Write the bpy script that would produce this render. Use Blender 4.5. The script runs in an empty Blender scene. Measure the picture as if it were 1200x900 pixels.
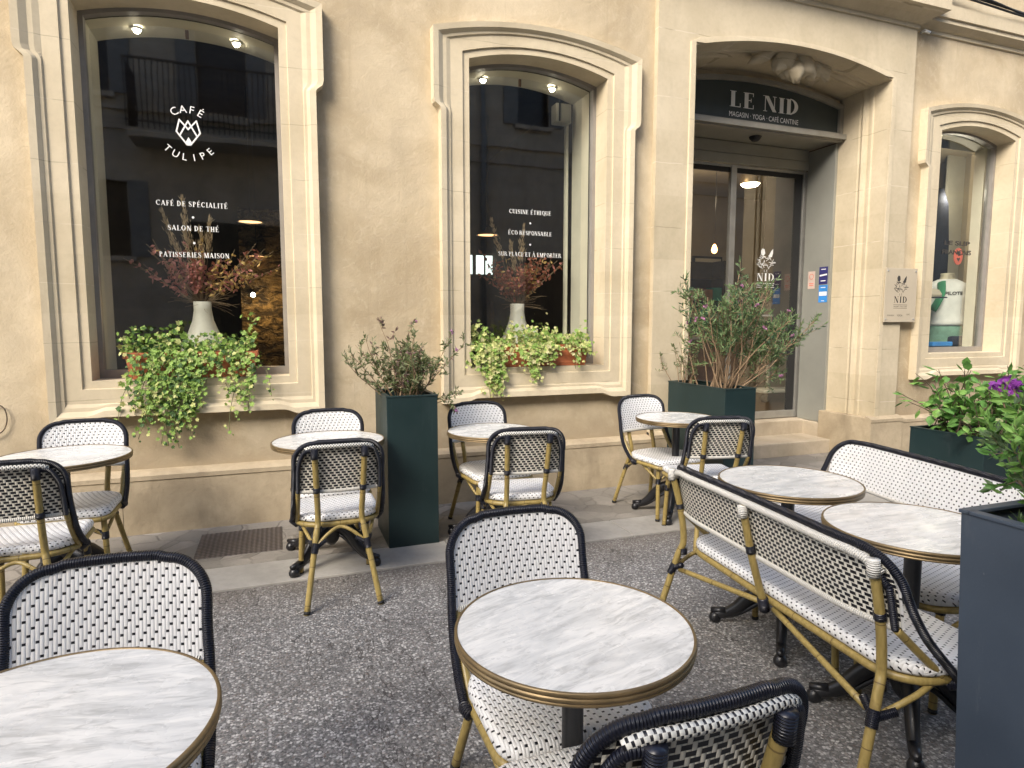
import bpy, bmesh, math, random
from mathutils import Vector, Matrix
from mathutils.geometry import tessellate_polygon
R = math.radians
PI = math.pi
sc = bpy.context.scene
col = sc.collection
rnd = random.Random(11)

# ------------------------------------------------------------------ node helper
class NT:
    def __init__(s, name):
        s.m = bpy.data.materials.new(name); s.m.use_nodes = True
        s.t = s.m.node_tree; s.n = s.t.nodes; s.l = s.t.links
        s.bsdf = s.n['Principled BSDF']; s.out = s.n['Material Output']
    def put(s, sock, v):
        if hasattr(v, 'is_output') or isinstance(v, bpy.types.NodeSocket): s.l.new(v, sock)
        elif isinstance(v, (tuple, list)) and len(v) == 3 and sock.type == 'RGBA': sock.default_value = (*v, 1)
        else: sock.default_value = v
    def math(s, op, a, b=None, c=None, clamp=False):
        n = s.n.new('ShaderNodeMath'); n.operation = op; n.use_clamp = clamp
        s.put(n.inputs[0], a)
        if b is not None: s.put(n.inputs[1], b)
        if c is not None: s.put(n.inputs[2], c)
        return n.outputs[0]
    def mix(s, f, a, b, mode='MIX'):
        n = s.n.new('ShaderNodeMix'); n.data_type = 'RGBA'; n.blend_type = mode
        s.put(n.inputs[0], f); s.put(n.inputs[6], a); s.put(n.inputs[7], b)
        return n.outputs[2]
    def ramp(s, f, *stops):
        n = s.n.new('ShaderNodeValToRGB'); e = n.color_ramp.elements
        while len(e) < len(stops): e.new(0.5)
        for k, (p, c) in enumerate(stops):
            e[k].position = p; e[k].color = (c, c, c, 1) if isinstance(c, (int, float)) else (*c, 1)
        s.put(n.inputs[0], f); return n.outputs[0]
    def coord(s, which='Object', scale=None, rot=None):
        o = s.n.new('ShaderNodeTexCoord').outputs[which]
        if scale or rot:
            mp = s.n.new('ShaderNodeMapping'); s.l.new(o, mp.inputs[0])
            if scale: mp.inputs['Scale'].default_value = scale
            if rot: mp.inputs['Rotation'].default_value = rot
            o = mp.outputs[0]
        return o
    def noise(s, vec, scale, detail=4, rough=.55, dist=0):
        n = s.n.new('ShaderNodeTexNoise'); s.l.new(vec, n.inputs['Vector'])
        n.inputs['Scale'].default_value = scale; n.inputs['Detail'].default_value = detail
        n.inputs['Roughness'].default_value = rough; n.inputs['Distortion'].default_value = dist
        return n.outputs['Fac']
    def voro(s, vec, scale, feature='F1', out='Distance', rnd_=1):
        n = s.n.new('ShaderNodeTexVoronoi'); s.l.new(vec, n.inputs['Vector']); n.feature = feature
        n.inputs['Scale'].default_value = scale; n.inputs['Randomness'].default_value = rnd_
        return n.outputs[out]
    def sep(s, vec):
        n = s.n.new('ShaderNodeSeparateXYZ'); s.l.new(vec, n.inputs[0]); return n.outputs
    def bump(s, h, strength=.3, dist=.01):
        n = s.n.new('ShaderNodeBump'); n.inputs['Strength'].default_value = strength
        n.inputs['Distance'].default_value = dist; s.l.new(h, n.inputs['Height'])
        s.l.new(n.outputs[0], s.bsdf.inputs['Normal'])
    def set(s, color=None, rough=None, metal=None, spec=None):
        b = s.bsdf.inputs
        if color is not None: s.put(b['Base Color'], color)
        if rough is not None: s.put(b['Roughness'], rough)
        if metal is not None: s.put(b['Metallic'], metal)
        if spec is not None: s.put(b['Specular IOR Level'], spec)
        return s

def plain(name, c, rough=.6, metal=0, var=.12, nscale=9, bump=0, spec=.5):
    g = NT(name); v = g.coord()
    f = g.noise(v, nscale, 5)
    lo = tuple(x*(1-var) for x in c); hi = tuple(min(1, x*(1+var)) for x in c)
    g.set(g.ramp(f, (.3, lo), (.7, hi)), rough, metal, spec)
    if bump: g.bump(g.noise(v, nscale*12, 3), bump, .004)
    return g.m
def emit(name, c, st):
    g = NT(name); g.set((0, 0, 0), .6)
    g.bsdf.inputs['Emission Color'].default_value = (*c, 1); g.bsdf.inputs['Emission Strength'].default_value = st
    return g.m

def m_plaster():
    g = NT('warm_plaster'); v = g.coord()
    a = g.noise(v, 1.1, 6, .6, .6); b = g.noise(v, 5.5, 6, .65, .3); c = g.noise(v, 60, 3)
    base = g.ramp(a, (.36, (.40, .32, .205)), (.5, (.50, .41, .275)), (.64, (.585, .49, .34)))
    base = g.mix(g.ramp(b, (.42, 0.), (.72, .48)), base, (.42, .345, .24))
    base = g.mix(g.ramp(g.noise(v, 14, 6, .7, .8), (.52, 0.), (.70, .30)), base, (.64, .55, .40))
    d = g.noise(g.coord('Object', (1, 1, .55)), 2.3, 7, .7, 1.2)
    base = g.mix(g.ramp(d, (.60, 0.), (.70, .5)), base, (.66, .56, .41))
    e = g.noise(g.coord('Object', (1.2, 1, .22)), 3.1, 5, .6)
    base = g.mix(g.ramp(e, (.58, 0.), (.78, .45)), base, (.34, .275, .185))
    st_ = g.noise(g.coord('Object', (7, 1, .16)), 2.2, 5, .65)
    base = g.mix(g.ramp(st_, (.60, 0.), (.74, .38)), base, (.31, .25, .17))
    sz = g.sep(v)[2]; low = g.math('ADD', sz, g.math('MULTIPLY', g.noise(v, 4, 5), -.75))
    base = g.mix(g.ramp(low, (.12, .55), (.42, 0.)), base, (.33, .26, .175))
    g.set(base, .92, spec=.2)
    h = g.math('ADD', g.math('MULTIPLY', b, .5), g.math('ADD', g.math('MULTIPLY', c, .18), g.math('MULTIPLY', a, .5)))
    g.bump(h, .5, .03); return g.m
def m_stone(name, lo, hi, joints=True, pitch=.37, off=0., col2=(.66, .58, .45), dirt=.4, bmp=.25):
    g = NT(name); v = g.coord(); x = g.sep(v)
    a = g.noise(v, 2.2, 6, .6, .4); b = g.noise(v, 26, 4, .6); c = g.noise(g.coord('Object', (1, 1, .3)), 4, 5, .6)
    base = g.ramp(a, (.33, lo), (.67, hi))
    base = g.mix(g.math('MULTIPLY', g.ramp(b, (.45, 0.), (.8, 1.)), .25), base, tuple(t*.7 for t in lo))
    base = g.mix(g.ramp(c, (.55, 0.), (.8, dirt)), base, tuple(t*.6 for t in lo))
    h = g.math('ADD', g.math('MULTIPLY', a, .4), g.math('MULTIPLY', b, .25))
    if joints:
        wob = g.math('MULTIPLY', g.noise(v, 5, 2), .02)
        z = g.math('DIVIDE', g.math('ADD', g.math('ADD', x[2], wob), off), pitch)
        blk = g.math('FLOOR', z)
        wn = g.n.new('ShaderNodeTexWhiteNoise'); wn.noise_dimensions = '1D'; g.l.new(blk, wn.inputs['W'])
        base = g.mix(.16, base, g.mix(wn.outputs[0], tuple(t*.72 for t in lo), col2))
        f = g.math('FRACT', z)
        ln = g.math('LESS_THAN', g.math('ABSOLUTE', g.math('SUBTRACT', f, .5)), .007)
        base = g.mix(g.math('MULTIPLY', ln, .6), base, g.mix(g.ramp(g.noise(v, 3.3, 2), (.45, 0.), (.55, 1.)), tuple(t*.62 for t in lo), col2))
        h = g.math('SUBTRACT', h, g.math('MULTIPLY', ln, .35))
    g.set(base, .88, spec=.25); g.bump(h, bmp, .02); return g.m
def m_weave(front):
    g = NT('woven_cane_front' if front else 'woven_cane_back')
    u, v, _ = g.sep(g.coord('UV'))
    su = g.math('DIVIDE', u, .0088 if front else .0100); i = g.math('FLOOR', su); fu = g.math('FRACT', su)
    r = g.math('DIVIDE', v, .0172 if front else .0142); j = g.math('FLOOR', r); fr = g.math('FRACT', r)
    m = g.math('FLOORED_MODULO', g.math('ADD', i, j), 3.)
    isd = g.math('LESS_THAN', m, .5)
    cu = g.math('ABSOLUTE', g.math('SUBTRACT', fu, .5)); cv = g.math('ABSOLUTE', g.math('SUBTRACT', fr, .5))
    prof = g.math('SQRT', g.math('MAXIMUM', g.math('SUBTRACT', 1., g.math('POWER', g.math('MULTIPLY', cu, 2.), 2.)), .0))
    if front:
        dot = g.math('MULTIPLY', isd, g.math('MULTIPLY', g.math('LESS_THAN', cv, .185), g.math('LESS_THAN', cu, .43)))
        p = g.math('FRACT', g.math('DIVIDE', g.math('ADD', r, g.math('ADD', i, -.5)), 3.))
        bul = g.math('SINE', g.math('MULTIPLY', p, PI))
        h = g.math('MULTIPLY', prof, g.math('ADD', .35, g.math('MULTIPLY', bul, .65)))
        h = g.math('SUBTRACT', h, g.math('MULTIPLY', dot, .15))
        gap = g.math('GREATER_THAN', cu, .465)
        wn = g.n.new('ShaderNodeTexWhiteNoise'); wn.noise_dimensions = '1D'; g.l.new(i, wn.inputs['W'])
        wc = g.mix(wn.outputs[0], (.78, .785, .795), (.85, .855, .86))
        oi = g.n.new('ShaderNodeObjectInfo'); wc = g.mix(g.math('MULTIPLY', oi.outputs['Random'], .16), wc, (.60, .56, .46))
        wc = g.mix(g.ramp(g.noise(g.coord(), 7, 5, .65), (.52, 0.), (.75, .3)), wc, (.60, .55, .46))
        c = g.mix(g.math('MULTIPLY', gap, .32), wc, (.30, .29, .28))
        c = g.mix(dot, c, (.010, .010, .014))
        g.bump(h, .7, .003)
    else:
        blk = g.math('MULTIPLY', g.math('SUBTRACT', 1., isd), g.math('LESS_THAN', cv, .37))
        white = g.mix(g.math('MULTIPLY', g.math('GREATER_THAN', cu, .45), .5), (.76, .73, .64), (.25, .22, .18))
        c = g.mix(blk, white, (.010, .010, .013))
        h = g.math('ADD', g.math('MULTIPLY', g.math('SUBTRACT', 1., blk), prof), g.math('MULTIPLY', blk, .6))
        g.bump(h, .8, .003)
    g.set(c, .38); return g.m
def m_bamboo():
    g = NT('bamboo_look_metal'); u, v, _ = g.sep(g.coord('UV'))
    ob = g.coord(); n = g.noise(g.coord('Object', (14, 14, 2.5)), 6, 4)
    f = g.math('FRACT', g.math('DIVIDE', g.math('ADD', u, .05), .19))
    ring = g.math('LESS_THAN', g.math('ABSOLUTE', g.math('SUBTRACT', f, .5)), .010)
    c = g.ramp(n, (.3, (.25, .185, .058)), (.7, (.38, .285, .10)))
    c = g.mix(g.ramp(g.noise(ob, 23, 3), (.6, 0.), (.75, .6)), c, (.14, .09, .03))
    c = g.mix(g.math('MULTIPLY', ring, .8), c, (.10, .06, .02))
    g.set(c, .38); g.bump(g.math('SUBTRACT', n, ring), .25, .003); return g.m
def m_bind(name, c, pitch=.0058, st=.9):
    g = NT(name); u, v, _ = g.sep(g.coord('UV'))
    s_ = g.math('SINE', g.math('MULTIPLY', g.math('ADD', u, g.math('MULTIPLY', v, pitch)), 2*PI/pitch))
    g.set(g.mix(g.math('MULTIPLY', g.math('LESS_THAN', s_, -.86), .5), c, tuple(x*.3 for x in c)), .3)
    g.bump(s_, st, .0016); return g.m
def m_lacing():
    g = NT('white_and_black_lacing'); u, v, _ = g.sep(g.coord('UV'))
    f = g.math('FRACT', g.math('DIVIDE', u, .0138)); q = g.math('FRACT', g.math('MULTIPLY', v, 4.))
    sh = g.math('FRACT', g.math('ADD', f, g.math('MULTIPLY', g.math('LESS_THAN', q, .5), .5)))
    blk = g.math('LESS_THAN', sh, .36)
    g.set(g.mix(blk, (.76, .74, .66), (.012, .012, .016)), .35)
    g.bump(g.math('SINE', g.math('MULTIPLY', sh, PI)), .7, .003); return g.m
def m_marble():
    g = NT('pale_marble_laminate')
    oi = g.n.new('ShaderNodeObjectInfo')
    va = g.n.new('ShaderNodeVectorMath'); va.operation = 'ADD'
    g.l.new(g.coord(), va.inputs[0]); g.l.new(oi.outputs['Location'], va.inputs[1])
    mp = g.n.new('ShaderNodeMapping'); g.l.new(va.outputs[0], mp.inputs[0]); mp.inputs['Scale'].default_value = (3.2, 14, 1)
    a = g.noise(mp.outputs[0], 1.6, 7, .62, .9); b = g.noise(mp.outputs[0], 4.5, 6, .6, 1.2)
    c = g.ramp(a, (.30, (.47, .475, .465)), (.46, (.62, .625, .61)), (.62, (.765, .76, .73)))
    c = g.mix(g.ramp(b, (.50, 0.), (.66, .6)), c, (.37, .375, .365))
    sm = g.noise(g.coord(), 9, 4, .6)
    g.set(c, g.ramp(sm, (.35, .17), (.65, .34))); return g.m
def m_gravel():
    g = NT('washed_aggregate_paving'); v = g.coord()
    d = g.n.new('ShaderNodeVectorMath'); d.operation = 'ADD'
    nz = g.n.new('ShaderNodeTexNoise'); g.l.new(v, nz.inputs['Vector']); nz.inputs['Scale'].default_value = 60
    sc_ = g.n.new('ShaderNodeVectorMath'); sc_.operation = 'SCALE'; g.l.new(nz.outputs['Color'], sc_.inputs[0]); sc_.inputs['Scale'].default_value = .012
    g.l.new(v, d.inputs[0]); g.l.new(sc_.outputs[0], d.inputs[1]); w = d.outputs[0]
    c1 = g.voro(w, 88, 'F1', 'Color'); d1 = g.voro(w, 88, 'F1', 'Distance'); c2 = g.voro(w, 190, 'F1', 'Color')
    s1 = g.sep(c1)[0]; s2 = g.sep(c2)[1]; t1 = g.sep(c1)[2]
    col1 = g.ramp(s1, (0., (.075, .073, .074)), (.30, (.135, .132, .13)), (.55, (.25, .244, .236)), (.78, (.43, .425, .415)), (1., (.57, .555, .53)))
    col1 = g.mix(g.math('MULTIPLY', g.math('GREATER_THAN', t1, .8), .4), col1, (.20, .135, .10))
    edge = g.ramp(d1, (.38, 0.), (.62, 1.))
    mat_ = g.ramp(s2, (0., (.09, .088, .088)), (.65, (.175, .171, .168)), (1., (.30, .292, .28)))
    c = g.mix(edge, col1, mat_)
    big = g.noise(v, .8, 5, .6); c = g.mix(g.ramp(big, (.36, .40), (.56, 0.)), c, (.06, .057, .056))
    pt = g.noise(v, 3.1, 6, .7, .8); c = g.mix(g.ramp(pt, (.60, 0.), (.70, .35)), c, (.09, .08, .07))
    cy_ = g.sep(v)[1]; kg = g.math('ADD', cy_, g.math('MULTIPLY', g.noise(v, 2.4, 5), .5))
    c = g.mix(g.ramp(g.math('DIVIDE', kg, 5.), (.70, 0.), (.78, .45)), c, (.15, .125, .10))
    cr_ = g.noise(g.coord('Object', (1, .28, 1), (0, 0, .35)), 1.1, 6, .62, .3)
    c = g.mix(g.math('MULTIPLY', g.math('LESS_THAN', g.math('ABSOLUTE', g.math('SUBTRACT', cr_, .5)), .0016), .75), c, (.04, .036, .034))
    gm = g.voro(v, 2.3, 'F1', 'Distance'); gs = g.sep(g.voro(v, 2.3, 'F1', 'Color'))[0]
    spot = g.math('MULTIPLY', g.math('LESS_THAN', g.math('ADD', gm, g.math('MULTIPLY', g.noise(v, 40, 2), .02)), g.math('MULTIPLY', gs, .055)), g.math('GREATER_THAN', gs, .45))
    c = g.mix(g.math('MULTIPLY', spot, .55), c, (.055, .052, .05))
    g.set(c, .72, spec=.35)
    g.bump(g.math('SUBTRACT', 1., d1), .6, .004); return g.m
def m_rough_pave():
    g = NT('worn_stone_paving'); v = g.coord()
    wv = g.n.new('ShaderNodeVectorMath'); wv.operation = 'ADD'
    nz = g.n.new('ShaderNodeTexNoise'); g.l.new(v, nz.inputs['Vector']); nz.inputs['Scale'].default_value = 4
    s_ = g.n.new('ShaderNodeVectorMath'); s_.operation = 'SCALE'; g.l.new(nz.outputs['Color'], s_.inputs[0]); s_.inputs['Scale'].default_value = .12
    g.l.new(v, wv.inputs[0]); g.l.new(s_.outputs[0], wv.inputs[1])
    e = g.voro(wv.outputs[0], 5.5, 'DISTANCE_TO_EDGE'); cc = g.sep(g.voro(wv.outputs[0], 5.5, 'F1', 'Color'))[0]
    a = g.noise(v, 3, 6, .65); b = g.noise(v, 55, 3)
    c = g.ramp(cc, (0., (.19, .172, .148)), (1., (.345, .315, .275)))
    c = g.mix(g.ramp(a, (.38, 0.), (.62, .75)), c, (.215, .20, .175))
    lines = g.math('MULTIPLY', g.ramp(e, (0., 1.), (.06, 0.)), g.ramp(a, (.4, 1.), (.6, .15)))
    c = g.mix(g.math('MULTIPLY', lines, .7), c, (.14, .125, .105))
    c = g.mix(g.ramp(b, (.55, 0.), (.8, .35)), c, (.12, .11, .095))
    g.set(c, .85, spec=.3); h = g.math('ADD', g.math('MULTIPLY', lines, -.6), g.math('ADD', g.math('MULTIPLY', b, .15), g.math('MULTIPLY', a, .6)))
    g.bump(h, .5, .02); return g.m
def m_leaf(name, c, var=.3, rough=.5):
    g = NT(name); v = g.coord(); f = g.noise(v, 28, 2); f2 = g.noise(v, 7, 2)
    col_ = g.ramp(f, (.3, tuple(x*(1-var) for x in c)), (.7, tuple(min(1, x*(1+var)) for x in c)))
    g.set(col_, rough, spec=.4)
    tr = g.n.new('ShaderNodeBsdfTranslucent'); g.put(tr.inputs['Color'], tuple(min(1, x*1.3) for x in c))
    mx = g.n.new('ShaderNodeMixShader'); mx.inputs[0].default_value = .28
    g.l.new(g.bsdf.outputs[0], mx.inputs[1]); g.l.new(tr.outputs[0], mx.inputs[2]); g.l.new(mx.outputs[0], g.out.inputs[0])
    return g.m
def m_glass(name='shop_glass', tint=(.93, .96, .93)):
    g = NT(name)
    tr = g.n.new('ShaderNodeBsdfTransparent'); tr.inputs[0].default_value = (*tint, 1)
    gl = g.n.new('ShaderNodeBsdfGlossy'); gl.inputs['Roughness'].default_value = 0.025; gl.inputs['Color'].default_value = (1, 1, 1, 1)
    bp = g.n.new('ShaderNodeBump'); bp.inputs['Strength'].default_value = .12; bp.inputs['Distance'].default_value = .004; g.l.new(g.noise(g.coord(), 2.2, 2), bp.inputs['Height']); g.l.new(bp.outputs[0], gl.inputs['Normal'])
    ge = g.n.new('ShaderNodeNewGeometry'); dp = g.n.new('ShaderNodeVectorMath'); dp.operation = 'DOT_PRODUCT'
    g.l.new(ge.outputs['Incoming'], dp.inputs[0]); g.l.new(ge.outputs['Normal'], dp.inputs[1])
    c_ = g.math('SUBTRACT', 1., g.math('ABSOLUTE', dp.outputs['Value']))
    k = g.math('ADD', .155, g.math('MULTIPLY', .9, g.math('POWER', c_, 5.)), clamp=True)
    mx = g.n.new('ShaderNodeMixShader'); g.l.new(k, mx.inputs[0]); g.l.new(tr.outputs[0], mx.inputs[1]); g.l.new(gl.outputs[0], mx.inputs[2])
    g.l.new(mx.outputs[0], g.out.inputs[0]); g.n.remove(g.bsdf); return g.m
def m_interior_stone():
    g = NT('rough_interior_stone'); v = g.coord()
    a = g.noise(v, 6, 7, .7, 1.8); e = g.noise(g.coord('Object', (1, 1, 2.2)), 5, 4, .6, .8)
    c = g.ramp(a, (.35, (.05, .034, .018)), (.65, (.36, .26, .13)))
    g.set(g.mix(g.ramp(e, (.40, .9), (.52, 0.)), c, (.02, .013, .008)), .9)
    g.bump(g.math('ADD', a, g.ramp(e, (.38, 0.), (.55, 1.))), 1, .10); return g.m
def m_grate():
    g = NT('rusty_tread_plate'); x, y, z = g.sep(g.coord())
    a = g.math('SINE', g.math('MULTIPLY', g.math('ADD', x, y), 105.)); b = g.math('SINE', g.math('MULTIPLY', g.math('SUBTRACT', x, y), 105.))
    h = g.math('MULTIPLY', a, b); n = g.noise(g.coord(), 6, 5)
    c = g.mix(g.ramp(h, (.1, 0.), (.4, 1.)), (.06, .05, .046), (.125, .105, .095))
    g.set(g.mix(g.ramp(n, (.45, 0.), (.65, .5)), c, (.10, .08, .065)), .6); g.bump(h, .8, .004); return g.m
def m_planter(name, c, scuff=.25):
    g = NT(name); v = g.coord(); a = g.noise(v, 3, 6, .6); s_ = g.noise(g.coord('Object', (1, 1, .25)), 9, 6, .7)
    k = g.noise(v, 45, 4, .7)
    b = g.mix(g.ramp(a, (.35, 0.), (.7, .5)), c, tuple(min(1, x*1.5+.006) for x in c))
    b = g.mix(g.ramp(s_, (.58, 0.), (.8, scuff)), b, (.16, .17, .17))
    b = g.mix(g.ramp(k, (.70, 0.), (.76, scuff*1.3)), b, (.25, .25, .24))
    g.set(b, g.ramp(a, (.3, .40), (.7, .58))); g.bump(g.noise(v, 130, 2), .08, .003); return g.m

M = {}
M['plaster'] = m_plaster()
M['trim'] = m_stone('carved_limestone', (.53, .445, .30), (.65, .56, .40), True, .385)
M['ashlar'] = m_stone('ashlar_limestone', (.475, .40, .27), (.59, .505, .36), True, .56, .2)
M['plinth'] = m_stone('weathered_plinth_stone', (.34, .275, .185), (.53, .435, .30), False, dirt=.6, bmp=.8)
M['step'] = m_stone('worn_step_stone', (.40, .335, .245), (.56, .48, .37), False, dirt=.55)
M['gravel'] = m_gravel(); M['pave'] = m_rough_pave()
M['kerb'] = m_stone('grey_kerb_stone', (.29, .277, .25), (.41, .39, .355), False, dirt=.35)
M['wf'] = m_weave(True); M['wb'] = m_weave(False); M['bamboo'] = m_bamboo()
M['bind'] = m_bind('navy_black_binding', (.010, .011, .020)); M['bindw'] = m_bind('white_binding', (.74, .72, .66), .007)
M['lace'] = m_lacing(); M['marble'] = m_marble()
M['brass'] = plain('aged_brass_rim', (.21, .15, .075), .40, .55, .25, 14)
M['iron'] = plain('black_cast_iron', (.012, .012, .014), .34, 0, .3, 30, .15)
M['rubber'] = plain('black_rubber', (.015, .015, .015), .7)
M['plgreen'] = m_planter('dark_green_coated_metal', (.0085, .0235, .0245), .16)
M['plblue'] = m_planter('scuffed_slate_blue_metal', (.040, .055, .078), .45)
M['soil'] = plain('dark_potting_soil', (.035, .025, .018), .95, 0, .4, 30, .6)
M['terra'] = plain('terracotta_plastic', (.42, .13, .055), .5, 0, .12, 8)
M['frame'] = plain('grey_window_metal', (.27, .25, .225), .45, .1, .1)
M['cream'] = plain('cream_paint', (.62, .58, .47), .6, 0, .08, 4)
M['glass'] = m_glass()
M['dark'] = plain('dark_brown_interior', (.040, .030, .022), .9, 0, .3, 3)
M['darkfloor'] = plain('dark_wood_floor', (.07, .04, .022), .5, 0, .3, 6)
M['wood'] = plain('brown_wood_board', (.24, .13, .06), .5, 0, .3, 7)
M['istone'] = m_interior_stone()
M['beige'] = plain('beige_interior_wall', (.34, .28, .19), .8, 0, .12, 2)
M['sign'] = plain('charcoal_green_sign_board', (.048, .058, .054), .55, 0, .12, 3)
M['signframe'] = plain('taupe_painted_frame', (.28, .26, .215), .5, 0, .12, 6)
M['panelgrey'] = plain('grey_green_metal_panel', (.30, .30, .265), .42, .25, .10, 2)
M['shutter'] = plain('grey_shutter_box', (.27, .255, .21), .5, 0, .12, 3)
M['alu'] = plain('brushed_aluminium', (.38, .37, .34), .4, .6, .12, 8)
M['white'] = plain('white_vinyl', (.80, .80, .77), .55, 0, .03)
M['letter'] = plain('off_white_letter', (.92, .90, .85), .5, 0, .04)
M['ink'] = plain('dark_engraved_ink', (.05, .045, .04), .6)
M['plex'] = plain('clear_grey_acrylic_plate', (.50, .43, .32), .3, 0, .06, 3)
M['vase'] = plain('matt_white_ceramic', (.66, .62, .53), .55, 0, .06, 12)
M['spot'] = emit('lit_spot_lamp', (1, .88, .68), 16); M['bulb'] = emit('lit_amber_bulb', (1, .42, .12), 7)
M['pend'] = emit('lit_pendant_underside', (1, .50, .22), 1.3); M['ceil'] = emit('lit_ceiling_lamp', (1, .80, .55), 9)
M['paneglow'] = emit('bright_far_window', (.75, .85, .80), .75)
M['tee'] = plain('white_cotton', (.74, .73, .68), .9, 0, .06, 14, .2)
M['shorts'] = plain('sage_green_cotton', (.17, .30, .22), .9, 0, .2, 20)
M['skin'] = plain('pale_mannequin', (.62, .55, .38), .5)
M['navy'] = plain('navy_cloth', (.016, .019, .035), .9, 0, .2)
M['coral'] = plain('coral_red_card', (.70, .15, .10), .6)
M['green'] = plain('green_cloth', (.04, .22, .10), .85)
M['blue'] = plain('bright_blue_print', (.04, .24, .62), .45); M['indigo'] = plain('indigo_print', (.03, .03, .14), .45)
M['pink'] = plain('pale_pink_print', (.55, .42, .36), .5)
M['teal'] = plain('teal_plastic', (.02, .26, .20), .4)
M['opp'] = m_stone('grey_facade_stone', (.33, .30, .25), (.46, .42, .35), True, .45)
M['oppdark'] = plain('dark_window_pane', (.02, .022, .022), .3); M['oppshut'] = plain('grey_shutter', (.17, .18, .18), .7)
M['opprail'] = plain('black_wrought_iron', (.015, .015, .015), .5)
M['ivyA'] = m_leaf('ivy_leaf_green', (.25, .38, .085)); M['ivyB'] = m_leaf('ivy_leaf_yellow', (.50, .52, .20)); M['ivyC'] = m_leaf('ivy_leaf_dark', (.06, .125, .03))
M['ivyD'] = m_leaf('ivy_leaf_cream_edge', (.55, .52, .27))
M['twig'] = plain('brown_twig', (.25, .17, .10), .8); M['twigd'] = plain('dark_twig', (.10, .07, .045), .8); M['vine'] = plain('green_brown_vine', (.14, .15, .06), .8)
M['oliA'] = m_leaf('olive_leaf', (.13, .165, .065)); M['oliB'] = m_leaf('grey_green_leaf', (.20, .23, .12)); M['oliC'] = m_leaf('mauve_leaf', (.20, .13, .11))
M['milA'] = m_leaf('feather_leaf', (.125, .19, .085)); M['milB'] = m_leaf('feather_leaf_light', (.18, .27, .11)); M['milC'] = m_leaf('dark_feather_leaf', (.045, .10, .045))
M['broA'] = m_leaf('broad_leaf', (.12, .27, .06)); M['broB'] = m_leaf('broad_leaf_light', (.23, .42, .10)); M['broC'] = m_leaf('variegated_leaf', (.40, .44, .22))
M['purple'] = m_leaf('purple_petal', (.36, .08, .44)); M['lilac'] = m_leaf('lilac_petal', (.58, .30, .52)); M['mauveF'] = m_leaf('mauve_pink_petal', (.46, .22, .36)); M['mauve'] = m_leaf('mauve_petal', (.42, .14, .30))
M['dryP'] = m_leaf('dried_pink_leaf', (.50, .20, .17)); M['dryO'] = m_leaf('dried_ochre_leaf', (.56, .37, .13)); M['dryR'] = m_leaf('dried_rust_leaf', (.36, .12, .07)); M['pamp'] = m_leaf('pampas_plume', (.52, .39, .23))

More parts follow.
